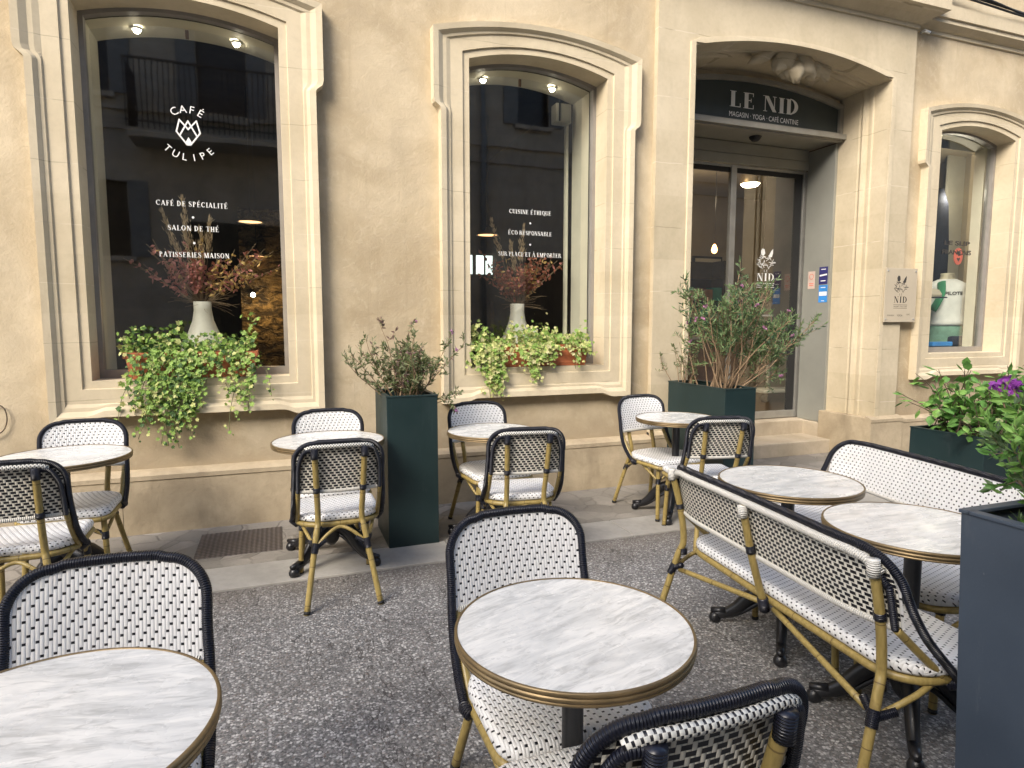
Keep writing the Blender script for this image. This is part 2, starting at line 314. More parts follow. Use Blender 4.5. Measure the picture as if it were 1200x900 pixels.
# ------------------------------------------------------------------ object helpers
def tag(o, label=None, cat=None, group=None, kind=None):
    if label: o['label'] = label
    if cat: o['category'] = cat
    if group: o['group'] = group
    if kind: o['kind'] = kind
    return o
def empty(name, loc=(0, 0, 0), rz=0, label=None, cat=None, group=None):
    o = bpy.data.objects.new(name, None); col.objects.link(o); o.location = loc; o.rotation_euler = (0, 0, rz)
    o.empty_display_size = .1
    return tag(o, label, cat, group)
def kids(o): return [c for c in bpy.data.objects if c.parent == o]
def dup(root, loc, rz, label, group=None):
    r = root.copy(); col.objects.link(r); r.location = loc; r.rotation_euler = (0, 0, rz); r['label'] = label
    if group: r['group'] = group
    for ch in list(root.children):
        c = ch.copy(); col.objects.link(c); c.parent = r
        for gch in list(ch.children):
            d = gch.copy(); col.objects.link(d); d.parent = c
    return r
class MB:
    def __init__(s): s.v = []; s.f = []; s.uv = []; s.mi = []; s.sm = []
    def add(s, vs, fs, uvs=None, mi=0, smooth=False):
        b = len(s.v); s.v += [tuple(p) for p in vs]
        for k, f in enumerate(fs):
            s.f.append([b+i for i in f]); s.mi.append(mi); s.sm.append(smooth)
            s.uv.append(uvs[k] if uvs else [(0, 0)]*len(f))
        return s
    def box(s, c, d, rz=0, mi=0, taper=None):
        x, y, z = d[0]/2, d[1]/2, d[2]/2; ca, sa = math.cos(rz), math.sin(rz); vs = []
        for dz in (-z, z):
            k = taper if (taper and dz < 0) else 1
            for dx, dy in ((-x*k, -y*k), (x*k, -y*k), (x*k, y*k), (-x*k, y*k)):
                vs.append((c[0]+dx*ca-dy*sa, c[1]+dx*sa+dy*ca, c[2]+dz))
        return s.add(vs, [(3, 2, 1, 0), (4, 5, 6, 7), (0, 1, 5, 4), (1, 2, 6, 5), (2, 3, 7, 6), (3, 0, 4, 7)], mi=mi)
    def tube(s, path, r, seg=10, closed=False, cap=True, mi=0, smooth=True, squash=1):
        P = [Vector(p) for p in path]; n = len(P)
        rr = r if isinstance(r, (list, tuple)) else [r]*n
        T = []
        for i in range(n):
            a = P[(i-1) % n] if (closed or i > 0) else P[i]; b = P[(i+1) % n] if (closed or i < n-1) else P[i]
            t = (b-a); T.append(t.normalized() if t.length > 1e-9 else Vector((0, 0, 1)))
        up = Vector((0, 0, 1)) if abs(T[0].z) < .9 else Vector((0, 1, 0))
        N = (up - T[0]*up.dot(T[0])).normalized(); L = 0; rows = []; lens = []
        for i in range(n):
            if i > 0:
                N = (N - T[i]*N.dot(T[i]))
                N = N.normalized() if N.length > 1e-6 else T[i].orthogonal().normalized()
                L += (P[i]-P[i-1]).length
            B = T[i].cross(N); lens.append(L)
            rows.append([P[i] + (N*math.cos(2*PI*k/seg) + B*math.sin(2*PI*k/seg)*squash)*rr[i] for k in range(seg)])
        vs = [p for row in rows for p in row]; fs = []; uv = []
        for i in range(n if closed else n-1):
            j = (i+1) % n; l0 = lens[i]; l1 = lens[j] if j > i else L + (P[0]-P[-1]).length
            for k in range(seg):
                k2 = (k+1) % seg
                fs.append((i*seg+k, i*seg+k2, j*seg+k2, j*seg+k)); uv.append([(l0, k/seg), (l0, (k+1)/seg), (l1, (k+1)/seg), (l1, k/seg)])
        if cap and not closed:
            fs.append(tuple(range(seg-1, -1, -1))); uv.append([(0, 0)]*seg)
            fs.append(tuple((n-1)*seg+k for k in range(seg))); uv.append([(0, 0)]*seg)
        return s.add(vs, fs, uv, mi, smooth)
    def lathe(s, prof, c=(0, 0, 0), seg=48, mi=0, smooth=True):
        vs = []; fs = []; uv = []
        for r, z in prof:
            for k in range(seg): vs.append((c[0]+r*math.cos(2*PI*k/seg), c[1]+r*math.sin(2*PI*k/seg), c[2]+z))
        for i in range(len(prof)-1):
            for k in range(seg):
                k2 = (k+1) % seg
                fs.append((i*seg+k, i*seg+k2, (i+1)*seg+k2, (i+1)*seg+k)); uv.append([(0, 0)]*4)
        return s.add(vs, fs, uv, mi, smooth)
    def poly(s, pts, mi=0): return s.add(pts, [tuple(range(len(pts)))], mi=mi)
    def fill(s, loops, fn, mi=0):
        """tessellate 2-D loops (first outer, rest holes); fn maps (a,b)->3-D"""
        L = [[Vector((a, b, 0)) for a, b in lp] for lp in loops]
        flat = [p for lp in loops for p in lp]
        tr = tessellate_polygon(L)
        fs = []
        for t in tr:
            a, b, c = (flat[i] for i in t)
            ar = (b[0]-a[0])*(c[1]-a[1])-(b[1]-a[1])*(c[0]-a[0])
            if abs(ar) < 1e-10: continue
            fs.append(tuple(t) if ar > 0 else (t[0], t[2], t[1]))
        return s.add([fn(a, b) for a, b in flat], fs, mi=mi)
    def strip(s, A, B, closed=False, mi=0, smooth=False):
        n = len(A); vs = list(A)+list(B)
        fs = [(i, (i+1) % n, n+(i+1) % n, n+i) for i in range(n if closed else n-1)]
        return s.add(vs, fs, mi=mi, smooth=smooth)
    def build(s, name, mats, parent=None, bevel=0, bseg=2):
        me = bpy.data.meshes.new(name); me.from_pydata(s.v, [], s.f)
        for m in (mats if isinstance(mats, (list, tuple)) else [mats]): me.materials.append(m)
        ul = me.uv_layers.new(name='UVMap'); k = 0
        flat = [c for f in s.uv for uv in f for c in uv]; ul.data.foreach_set('uv', flat)
        me.polygons.foreach_set('material_index', s.mi); me.polygons.foreach_set('use_smooth', s.sm)
        me.update()
        o = bpy.data.objects.new(name, me); col.objects.link(o)
        if parent: o.parent = parent
        if bevel:
            b = o.modifiers.new('Bevel', 'BEVEL'); b.width = bevel; b.segments = bseg; b.limit_method = 'ANGLE'; b.angle_limit = R(40)
        return o
def smooth_path(pts, n=8, closed=False):
    P = [Vector(p) for p in pts]; out = []; N = len(P)
    for i in range(N if closed else N-1):
        p0 = P[(i-1) % N] if (closed or i > 0) else P[0]*2-P[1]
        p1 = P[i]; p2 = P[(i+1) % N]; p3 = P[(i+2) % N] if (closed or i < N-2) else P[-1]*2-P[-2]
        for k in range(n):
            t = k/n
            out.append(.5*((2*p1) + (-p0+p2)*t + (2*p0-5*p1+4*p2-p3)*t*t + (-p0+3*p1-3*p2+p3)*t**3))
    if not closed: out.append(P[-1])
    return out
def resample(path, step):
    P = [Vector(p) for p in path]; out = [P[0]]; acc = 0; d = step
    for a, b in zip(P, P[1:]):
        L = (b-a).length
        while L > 0 and acc + L >= d:
            out.append(a + (b-a)*((d-acc)/L)); d += step
        acc += L
    return out

# ------------------------------------------------------------------ lettering
def font_polys(txt, size, spacing=1.0, bold=0):
    cu = bpy.data.curves.new('text', 'FONT'); cu.body = txt; cu.size = size; cu.space_character = spacing; cu.resolution_u = 4; cu.offset = bold
    o = bpy.data.objects.new('text', cu); col.objects.link(o)
    dg = bpy.context.evaluated_depsgraph_get(); me = bpy.data.meshes.new_from_object(o.evaluated_get(dg))
    vs = [(v.co.x, v.co.y) for v in me.vertices]; fs = [tuple(p.vertices) for p in me.polygons]
    bpy.data.objects.remove(o); bpy.data.curves.remove(cu); bpy.data.meshes.remove(me)
    return vs, fs
def sans(mb, txt, c, h, fn, width=None, spacing=1.0, rot=0, mi=0, bold=0):
    """text of cap height h centred at c in the plane given by fn(a,b)"""
    vs, fs = font_polys(txt, h/.70, spacing, bold*h)
    if not vs: return
    x0 = min(v[0] for v in vs); x1 = max(v[0] for v in vs)
    k = width/(x1-x0) if width else 1
    ca, sa = math.cos(rot), math.sin(rot); out = []
    for x, y in vs:
        a = (x-(x0+x1)/2)*k; b = y-h/2
        out.append(fn(c[0]+a*ca-b*sa, c[1]+a*sa+b*ca))
    mb.add(out, fs, mi=mi)
def arc_text(mb, txt, c, rad, a0, a1, h, fn, under=False):
    n = len(txt)
    for k, ch in enumerate(txt):
        a = a0+(a1-a0)*k/(n-1)
        p = (c[0]+rad*math.sin(a), c[1]+(rad*math.cos(a) if not under else -rad*math.cos(a)))
        sans(mb, ch, p, h, fn, rot=(-a if not under else a))
def serif_glyph(ch, W=.17, t=.05):
    """polygons of a high-contrast serif capital, height 1; returns list of polys, advance"""
    out = []; sl = .075; st = .035
    def rect(x0, y0, x1, y1): out.append([(x0, y0), (x1, y0), (x1, y1), (x0, y1)])
    def stem(x, w=W, y0=0, y1=1, a=True, b=True):
        rect(x, y0, x+w, y1)
        if a: rect(x-sl, y0, x+w+sl, y0+st)
        if b: rect(x-sl, y1-st, x+w+sl, y1)
    def bar(x0, x1, y, th=t): rect(x0, y-th/2, x1, y+th/2)
    def vser(x, y0, y1): rect(x-.04, y0, x, y1)
    def bowl(cx, cy, rx, ry, w, a0, a1, n=18):
        po = []; pi_ = []
        for k in range(n+1):
            a = a0+(a1-a0)*k/n
            po.append((cx+rx*math.cos(a), cy+ry*math.sin(a))); pi_.append((cx+(rx-w)*math.cos(a), cy+(ry-t)*math.sin(a)))
        for k in range(n): out.append([po[k], po[k+1], pi_[k+1], pi_[k]])
    def diag(x0, y0, x1, y1, w): out.append([(x0, y0), (x0+w, y0), (x1+w, y1), (x1, y1)])
    def path(pts, ws):
        for (a, b), wa, (c, d), wb in zip(pts, ws, pts[1:], ws[1:]):
            L = math.hypot(c-a, d-b) or 1; nx, ny = -(d-b)/L, (c-a)/L
            out.append([(a-nx*wa/2, b-ny*wa/2), (c-nx*wb/2, d-ny*wb/2), (c+nx*wb/2, d+ny*wb/2), (a+nx*wa/2, b+ny*wa/2)])
    adv = .8
    if ch == 'I': stem(.1); adv = .37
    elif ch == 'L': stem(.1); bar(.2, .66, st/2+.004, st+.01); vser(.67, 0, .26); adv = .72
    elif ch in 'EÉ':
        stem(.1); bar(.2, .64, st/2+.004, st+.01); bar(.2, .62, 1-st/2-.004, st+.01); bar(.2, .5, .52); vser(.65, 0, .25); vser(.63, .77, 1); vser(.5, .40, .64); adv = .72
        if ch == 'É': out.append([(.32, 1.08), (.40, 1.08), (.55, 1.28), (.42, 1.28)])
    elif ch == 'F': stem(.1); bar(.2, .62, 1-st/2-.004, st+.01); bar(.2, .5, .5); vser(.63, .76, 1); vser(.5, .38, .62); adv = .68
    elif ch == 'T': stem(.29); bar(.03, .72, 1-st/2-.004, st+.012); vser(.07, .76, 1); vser(.72, .76, 1); adv = .75
    elif ch == 'H': stem(.1); stem(.56); bar(.2, .6, .5); adv = .83
    elif ch == 'N': rect(.13, 0, .13+t, 1); rect(.03, 0, .28, st); rect(.0, 1-st, .24, 1); diag(.62, 0, .10, 1, W*1.05); rect(.70, 0, .70+t, 1); rect(.60, 1-st, .85, 1); adv = .88
    elif ch == 'M': rect(.13, 0, .13+t, 1); rect(.03, 0, .28, st); rect(.0, 1-st, .2, 1); diag(.43, 0, .10, 1, W); diag(.46, 0, .76, 1, t); stem(.78, W); adv = 1.06
    elif ch == 'D': stem(.1); bowl(.22, .5, .56, .5, W, -PI/2, PI/2); adv = .88
    elif ch == 'P': stem(.1); bowl(.24, .74, .40, .26, W, -PI/2, PI/2); adv = .72
    elif ch == 'R': stem(.1); bowl(.24, .74, .38, .26, W, -PI/2, PI/2); diag(.58, 0, .32, .5, W); rect(.55, 0, .84, st); adv = .84
    elif ch == 'B': stem(.1); bowl(.24, .76, .34, .24, W*.9, -PI/2, PI/2); bowl(.24, .27, .42, .27, W, -PI/2, PI/2); adv = .75
    elif ch in 'OQ':
        bowl(.44, .5, .40, .51, W, 0, 2*PI, 32); adv = .88
        if ch == 'Q': path([(.45, .0), (.6, -.14), (.85, -.18)], [.05, .13, .04])
    elif ch == 'C': bowl(.46, .5, .42, .51, W, .75, 2*PI-.75, 26); vser(.80, .68, .98); adv = .84
    elif ch == 'G': bowl(.46, .5, .42, .51, W, .75, 2*PI-.5, 26); vser(.80, .68, .98); rect(.66, .1, .80, .45); rect(.58, .42, .88, .45); adv = .9
    elif ch == 'S': path([(.56, .78), (.50, .92), (.36, .98), (.20, .93), (.13, .78), (.20, .62), (.36, .52), (.52, .40), (.58, .25), (.50, .08), (.34, .02), (.18, .08), (.10, .24)], [.05, .06, .05, .09, .14, .16, .18, .16, .14, .09, .05, .06, .05]); vser(.58, .70, 1.); vser(.13, 0, .3); adv = .68
    elif ch == 'U': rect(.10, .28, .10+W, 1); rect(.0, 1-st, .38, 1); rect(.62, .28, .62+t, 1); rect(.52, 1-st, .78, 1); bowl(.385, .3, .285, .31, W*.85, PI, 2*PI); adv = .80
    elif ch == 'A': diag(.04, 0, .36, 1, t); diag(.60, 0, .31, 1, W); bar(.18, .6, .34); rect(-.03, 0, .2, st); rect(.52, 0, .86, st); adv = .84
    elif ch == 'À': return serif_glyph('A')[0]+[[(.22, 1.28), (.36, 1.28), (.46, 1.08), (.38, 1.08)]], .84
    elif ch == 'Y': rect(.33, 0, .33+W, .48); rect(.24, 0, .60, st); diag(.34, .44, .02, 1, W); diag(.42, .44, .70, 1, t); adv = .8
    elif ch == ' ': adv = .32
    return out, adv
def serif(mb, txt, c, h, fn, width=None, W=.17, track=.1, mi=0, t=.05):
    x = 0; items = []
    for ch in txt:
        gl, adv = serif_glyph(ch, W, t)
        for k, p in enumerate(gl): items.append(([(px+x, py) for px, py in p], k))
        x += adv+track
    tot = x-track; k = (width/(tot*h)) if width else 1
    for p, lay in items:
        q = [((px-tot/2)*h*k+c[0], (py-.5)*h+c[1]) for px, py in p]
        ar = sum(a[0]*b[1]-b[0]*a[1] for a, b in zip(q, q[1:]+q[:1]))
        if ar < 0: q = q[::-1]
        mb.poly([fn(a, b, lay) for a, b in q], mi)
def wall_fn(y): return lambda a, b, lay=0: (a, y-.0004*lay, b)
def stroke(mb, pts, w, fn, closed=False, mi=0):
    n = len(pts)
    for k in range(n if closed else n-1):
        (a, b), (c, d) = pts[k], pts[(k+1) % n]
        L = math.hypot(c-a, d-b); nx, ny = -(d-b)/L*w/2, (c-a)/L*w/2; ex, ey = (c-a)/L*w/2*.8, (d-b)/L*w/2*.8
        mb.poly([fn(a-nx-ex, b-ny-ey, k % 4), fn(c-nx+ex, d-ny+ey, k % 4), fn(c+nx+ex, d+ny+ey, k % 4), fn(a+nx-ex, b+ny-ey, k % 4)], mi)

exec_parts = []
# ==================================================================== THE SETTING
YW, YA, YP = 4.95, 4.90, 4.865        # plaster face, dressed-stone face, plinth face
mb = MB(); mb.poly([(-60, -60, 0), (60, -60, 0), (60, 60, 0), (-60, 60, 0)]); tag(mb.build('ground', M['gravel']), kind='structure')
mb = MB(); mb.box((2, (4.035+5.42)/2, -.02), (36, 5.42-4.035, .064)); tag(mb.build('pavement', M['pave']), kind='structure')
mb = MB(); x = -14.2
while x < 18:
    L = rnd.choice((.95, 1.25, 1.5, 1.8))
    if abs(x+L-.32) < .6 and x < .3: L = .316-x
    mb.box((x+L/2, 3.855, -.02), (L-.006, .352, .066)); x += L
tag(mb.build('kerb', M['kerb'], bevel=.005), kind='structure')
mb = MB(); mb.box((-.285, 4.465, .009), (.52, .49, .014)); tag(mb.build('drain_cover', M['grate'] if 'grate' in M else m_grate(), bevel=.003), 'rusty patterned metal drain cover set in the pavement at the wall foot', 'drain cover')

# ---- building
bld = empty('cafe_building', (0, YW, 0), label='tan plastered stone building with cafe windows and an arched shop doorway', cat='building')
bld.location = (0, 0, 0)

class Opening:
    """segmental-arched opening with a shouldered moulded surround"""
    def __init__(s, x0, x1, zb, zs, rise=.095, ear=.055, foot=.035):
        s.x0, s.x1, s.zb, s.zs, s.rise, s.ear, s.foot = x0, x1, zb, zs, rise, ear, foot
    def loop(s, d, e=0., NA=22):
        """contour offset outward by d (counter-clockwise from bottom-left); e = share of the ears"""
        xc = (s.x0+s.x1)/2; hw = (s.x1-s.x0)/2+d; zt = s.zs+d*.76; zb = s.zb-d; rise = s.rise+max(0, d)*.11
        ez = s.ear*e; fz = s.foot*e; pts = []
        b = [0, .30, .34, .38, .42, .5, .58, .62, .66, .70, 1]
        for t in [0, .08, .10, .115, .13, .145, .16, .175, .19, .5, .81, .825, .84, .855, .87, .885, .90, .92, 1]:
            q = min(t, 1-t); k = min(1, max(0, (q-.10)/.07)); k = k*k*(3-2*k)
            pts.append((xc-hw+2*hw*t, zb-fz*(1-k)+0*k))
        for z in [s.zb+.2, s.zs-.45, s.zs-.415, s.zs-.40, s.zs-.385, s.zs-.37, s.zs-.34, zt]:
            k = min(1, max(0, (z-(s.zs-.415))/.06)); k = k*k*(3-2*k); pts.append((xc+hw+ez*k, z))
        hw2 = hw+ez
        for i in range(1, NA):
            x = xc+hw2-2*hw2*i/NA; pts.append((x, zt+rise*(1-((x-xc)/hw2)**2)))
        for z in [zt, s.zs-.34, s.zs-.37, s.zs-.385, s.zs-.40, s.zs-.415, s.zs-.45, s.zb+.2]:
            k = min(1, max(0, (z-(s.zs-.415))/.06)); k = k*k*(3-2*k); pts.append((xc-hw-ez*k, z))
        return pts
def at(loop, y): return [(a, y, b) for a, b in loop]
W1 = Opening(-1.185, .065, 1.08, 3.525); W2 = Opening(1.455, 2.671, 1.10, 3.512); W3 = Opening(6.67, 7.85, 1.13, 3.50)
PROFILE = [(.0, 0, YA+.022), (.052, 0, YA+.022), (.056, 0, YA+.008), (.152, 0, YA+.008), (.157, .55, YA-.004), (.176, .7, YA-.006), (.180, .8, YA-.012), (.198, 1, YA-.030), (.240, 1, YA-.036), (.243, 1, YW+.01)]
DX0, DX1, DZ, DR = 3.52, 5.88, 3.90, .15
def door_arch(d=0., n=24):
    xc = (DX0+DX1)/2; hw = (DX1-DX0)/2+d; return [(xc+hw-2*hw*i/n, DZ+d*.8+DR*(1-((1-2*i/n))**2)) for i in range(n+1)]
ZT = 9.0
# plaster wall with holes for the windows and the door bay
mb = MB()
def whole(W): return W.loop(.10)
left = [(-9, .43), (3.14, .43), (3.14, ZT), (-9, ZT)]
mb.fill([left, whole(W1), whole(W2)], lambda a, b: (a, YW, b))
right = [(6.19, .43), (18, .43), (18, ZT), (6.19, ZT)]
mb.fill([right, whole(W3)], lambda a, b: (a, YW, b))
mb.build('wall', M['plaster'], bld)
# ashlar door bay, its face 5 cm proud
mb = MB(); arch = door_arch()
outer = [(3.14, .47), (DX0, .47)] + [(DX0, DZ)] + arch[::-1][1:-1] + [(DX1, DZ), (DX1, .47), (6.19, .47), (6.19, ZT), (3.14, ZT)]
mb.fill([outer], lambda a, b: (a, YA-.005, b))
for X in (3.14, 6.19): mb.poly([(X, YA-.005, .47), (X, YW+.004, .47), (X, YW+.004, ZT), (X, YA-.005, ZT)])
YD = 5.50
inner = [(DX0, 0.)] + [(DX0, DZ)] + arch[::-1][1:-1] + [(DX1, DZ), (DX1, 0.)]
# reveal with a shallow rebate and a roll moulding
def rv(d, y):
    a2 = door_arch(d); return [(DX0-d, y, .0)] + [(DX0-d, y, DZ)] + [(a, y, b) for a, b in a2[::-1][1:-1]] + [(DX1+d, y, DZ), (DX1+d, y, 0.)]
seq = [(.0, YA-.005), (.0, 5.08), (-.014, 5.09), (-.014, 5.115), (.004, 5.12), (.004, 5.15), (-.02, 5.165), (-.03, 5.19), (-.02, 5.215), (.0, 5.225), (-.012, 5.25), (-.012, 5.52)]
for (d0, y0), (d1, y1) in zip(seq, seq[1:]): mb.strip(rv(d1, y1), rv(d0, y0))
mb.build('doorway_surround', M['ashlar'], bld)
# flat fillet around the doorway
mb = MB()
def fil(d, y): return [(DX0-d, y, .47), (DX0-d, y, DZ+.02)] + [(a, y, b) for a, b in door_arch(d)[::-1][1:-1]] + [(DX1+d, y, DZ+.02), (DX1+d, y, .47)]
mb.strip(fil(.0, YA-.018), fil(.05, YA-.018)); mb.strip(fil(.05, YA-.018), fil(.055, YA-.003)); mb.strip(fil(-.0, YA-.003), fil(.0, YA-.018))
mb.build('doorway_fillet', M['trim'], bld)
# stepped plinth
mb = MB()
def plinth(x0, x1, yf, zt, cap):
    prof = [(yf, 0.), (yf, zt-.055), (yf-.006, zt-.05), (yf-.006, zt-.02), (yf+.03, zt), (cap, zt+.012)]
    for (ya, za), (yb, zb) in zip(prof, prof[1:]): mb.poly([(x0, ya, za), (x1, ya, za), (x1, yb, zb), (x0, yb, zb)])
    for x, fl in ((x0, 1), (x1, 0)):
        p = [(x, y, z) for y, z in prof]+[(x, cap, 0.)]; mb.poly(p[::-1] if fl == 0 else p)
edges = [-9, -4.1, -2.35, -1.04, .34, 1.62, 3.135]
for a, b in zip(edges, edges[1:]): plinth(a+.0015, b-.0015, YP+rnd.uniform(-.003, .003), .44, YW+.006)
mb.build('plinth', M['plinth'], bld)
mb = MB(); plinth(3.137, DX0-.002, YA-.06, .475, YA+.01); mb.build('plinth', M['plinth'], bld)
mb = MB(); plinth(DX1-.10, 6.24, YA-.06, .475, YA+.01)
for a, b in zip([6.243, 7.4, 9, 18], [7.4, 9, 18]): plinth(a, b-.003, YP, .45, YW+.006)
mb.build('plinth', M['plinth'], bld)
mb = MB(); mb.box((DX1-.05, (YA-.06+5.5)/2+.03, .235), (.098, .66, .47)); mb.build('jamb_base', M['plinth'], bld, bevel=.008)
# doorway steps
mb = MB(); mb.box(((DX0+DX1)/2, 5.60, .083), (DX1-DX0-.02, .50, .160)); mb.box(((DX0+DX1)/2+.06, 6.02, .165), (DX1-DX0+.12, .50, .326)); mb.box((DX1-.03, 5.66, .163), (.11, .33, .322))
mb.build('doorstep', M['step'], bld, bevel=.012)
# string course
mb = MB()
def cornice(x0, x1, y0, pr, z0, ret0=True, ret1=True):
    prof = [(0, z0-.10), (.018, z0-.095), (.018, z0-.06), (.05, z0-.045), (.10, z0-.01), (pr-.02, z0+.03), (pr, z0+.035), (pr, z0+.16), (pr-.03, z0+.17), (pr-.03, z0+.26), (0, z0+.30)]
    for (a, za), (b, zb) in zip(prof, prof[1:]):
        xa0 = x0-(a if ret0 else 0); xb0 = x0-(b if ret0 else 0); xa1 = x1+(a if ret1 else 0); xb1 = x1+(b if ret1 else 0)
        mb.poly([(xa0, y0-a, za), (xa1, y0-a, za), (xb1, y0-b, zb), (xb0, y0-b, zb)])
        if ret1: mb.poly([(xa1, y0-a, za), (xa1, y0+.06, za), (xb1, y0+.06, zb), (xb1, y0-b, zb)])
        if ret0: mb.poly([(xa0, y0+.06, za), (xa0, y0-a, za), (xb0, y0-b, zb), (xb0, y0+.06, zb)])
cornice(3.14, 6.19, YA-.005, .20, 4.53); cornice(-9, 3.14, YW, .16, 4.53, True, False); cornice(6.19, 18, YW, .12, 4.54, False, True)
mb.build('cornice', M['ashlar'], bld)
# carved ornament over the sign (leafy cartouche)
mb = MB(); r2 = random.Random(3)
def blob(c, s_, rot, n=8):
    vs = []; fs = []
    for i in range(n+1):
        th = PI*i/n
        for k in range(n*2):
            ph = PI*k/n; wob = 1+.13*math.sin(3*ph+i)+.1*math.sin(5*th)
            x, y, z = s_[0]*math.sin(th)*math.cos(ph)*wob, s_[1]*math.sin(th)*math.sin(ph), s_[2]*math.cos(th)*wob
            ca, sa = math.cos(rot), math.sin(rot); vs.append((c[0]+x*ca-z*sa, c[1]+y, c[2]+x*sa+z*ca))
    for i in range(n):
        for k in range(n*2): k2 = (k+1) % (n*2); fs.append((i*2*n+k, (i+1)*2*n+k, (i+1)*2*n+k2, i*2*n+k2))
    mb.add(vs, fs, smooth=True)
for c, s_, rt in (((4.80, 5.16, 4.00), (.16, .05, .11), -.1), ((4.72, 5.12, 4.03), (.10, .06, .09), .6), ((4.90, 5.12, 3.985), (.10, .06, .08), -.7),
                  ((4.55, 5.15, 4.03), (.15, .045, .045), .5), ((4.49, 5.15, 4.06), (.05, .035, .08), -.3), ((5.02, 5.15, 4.00), (.15, .045, .045), -.35),
                  ((5.12, 5.15, 3.985), (.06, .035, .075), .5), ((4.82, 5.11, 3.93), (.06, .05, .08), .1), ((4.67, 5.13, 3.96), (.06, .04, .06), -.5), ((4.97, 5.13, 3.93), (.05, .04, .05), .6)):
    blob((4.8+(c[0]-4.8)*1.3, c[1]-.03, 3.985+(c[2]-3.985)*1.15), tuple(q*1.35 for q in s_), rt)
mb.build('carved_ornament', M['ashlar'], bld)

# ---- shop windows
def window(W, name_glass_inset=.045, depth=5.58, cream=True):
    mb = MB(); loops = [at(W.loop(d, e), y) for d, e, y in PROFILE]
    for A, B in zip(loops, loops[1:]): mb.strip(A, B, True)
    base = W.loop(0)
    mb.strip(at(base, 5.135), at(base, YA+.022), True)
    wo = mb.build('window', M['trim'], bld)
    mb = MB()
    def fr(dd, db, y): return [(a, y, max(b, W.zb+db)) for a, b in W.loop(-dd)]
    o0 = fr(-.004, 0, 5.125); i0 = fr(.030, .058, 5.125); i1 = fr(.030, .058, 5.185); o1 = fr(-.004, 0, 5.235)
    mb.strip(i0, o0, True); mb.strip(i1, i0, True); mb.strip(o1, i1, True)
    mb.build('frame', M['frame'], wo)
    mb = MB(); mb.fill([[(a, b) for a, _, b in fr(.027, .055, 5.165)]], lambda a, b: (a, 5.165, b)); mb.build('pane', M['glass'], wo)
    mb = MB(); j0 = fr(.012, .028, 5.238); j1 = fr(.012, .028, depth); j2 = fr(-.35, -.3, depth)
    mb.strip(j1, j0, True); mb.build('inner_reveal', M['cream'], wo)
    return wo
w1 = window(W1); w2 = window(W2); w3 = window(W3, depth=5.36)
GY = 5.1615
fn = wall_fn(GY)
# window one: logo and three lines
mb = MB()
arc_text(mb, 'CAFÉ', (-.558, 2.80), .178, -.50, .50, .052, fn)
arc_text(mb, 'TULIPE', (-.558, 2.845), .20, -.75, .75, .048, fn, under=True)
cx, cz, k = -.558, 2.735, .0265/.03
def fl(pts): return [(cx+a*k, cz+b*k) for a, b in pts]
w_ = .0102
stroke(mb, fl([(-.062, .188), (-.086, .095), (-.012, -.004)]), w_, fn); stroke(mb, fl([(.062, .188), (.086, .095), (.012, -.004)]), w_, wall_fn(GY-.0004))
stroke(mb, fl([(-.062, .188), (0, .118), (.062, .188)]), w_, wall_fn(GY-.0008)); stroke(mb, fl([(0, .182), (-.060, .072)]), w_, wall_fn(GY-.0012)); stroke(mb, fl([(0, .182), (.060, .072)]), w_, wall_fn(GY-.0016))
mb.poly([fn(a, b, 6) for a, b in fl([(-.024, -.002), (.0, -.010), (.024, -.002), (.020, .022), (0, .056), (-.020, .022)])])
mb.build('lettering', M['white'], w1)
for z, t, wd in ((2.318, 'CAFÉ DE SPÉCIALITÉ', .465), (2.147, 'SALON DE THÉ', .335), (1.958, 'PATISSERIES MAISON', .458)): mb = MB(); serif(mb, t, (-.554, z), .036, fn, wd, W=.18, track=.10, t=.085); mb.build('lettering', M['white'], w1)
mb = MB()
for z in (2.225, 2.043): mb = MB(); mb.poly([fn(-.554+.0085*math.cos(2*PI*q/12), z+.0085*math.sin(2*PI*q/12)) for q in range(12)]); mb.build('separator_dot', M['white'], w1)
mb = MB()
for z, t, wd in ((2.415, 'CUISINE ÉTHIQUE', .39), (2.238, 'ÉCO RESPONSABLE', .405), (2.056, 'SUR PLACE ET À EMPORTER', .585)): mb = MB(); serif(mb, t, (2.067, z), .036, fn, wd, W=.18, track=.10, t=.085); mb.build('lettering', M['white'], w2)
mb = MB()
for z in (2.322, 2.141): mb = MB(); mb.poly([fn(2.067+.0085*math.cos(2*PI*q/12), z+.0085*math.sin(2*PI*q/12)) for q in range(12)]); mb.build('separator_dot', M['white'], w2)
mb = MB(); sans(mb, 'LE SLIP', (7.355, 2.378), .048, fn, .42, bold=.05); sans(mb, 'FRANÇAIS', (7.355, 2.275), .048, fn, .48, bold=.05); mb.build('lettering', M['ink'], w3)

# ---- doorway: lobby, shutter box, door
lob = MB(); lob.box((DX1-.03, 5.70, 1.88), (.036, .39, 3.10)); lob.build('metal_side_panel', M['panelgrey'], bld, bevel=.003)
mb = MB(); mb.box((DX0+.03, 5.70, 1.88), (.036, .39, 3.10)); mb.build('metal_side_panel', M['panelgrey'], bld, bevel=.003)
mb = MB(); mb.box(((DX0+DX1)/2, 5.72, 3.465), (DX1-DX0-.02, .44, .022)); mb.build('lobby_ceiling', M['shutter'], bld)
mb = MB(); xm = (DX0+DX1)/2; L_ = DX1-DX0-.10
mb.box((xm, 5.93, 3.385), (L_, .10, .125)); mb.box((xm, 5.915, 3.275), (L_, .09, .085)); mb.box((xm, 5.90, 3.228), (L_, .06, .016)); mb.build('shutter_box', M['shutter'], bld, bevel=.004)
mb = MB(); ZD0, ZD1 = .335, 3.22
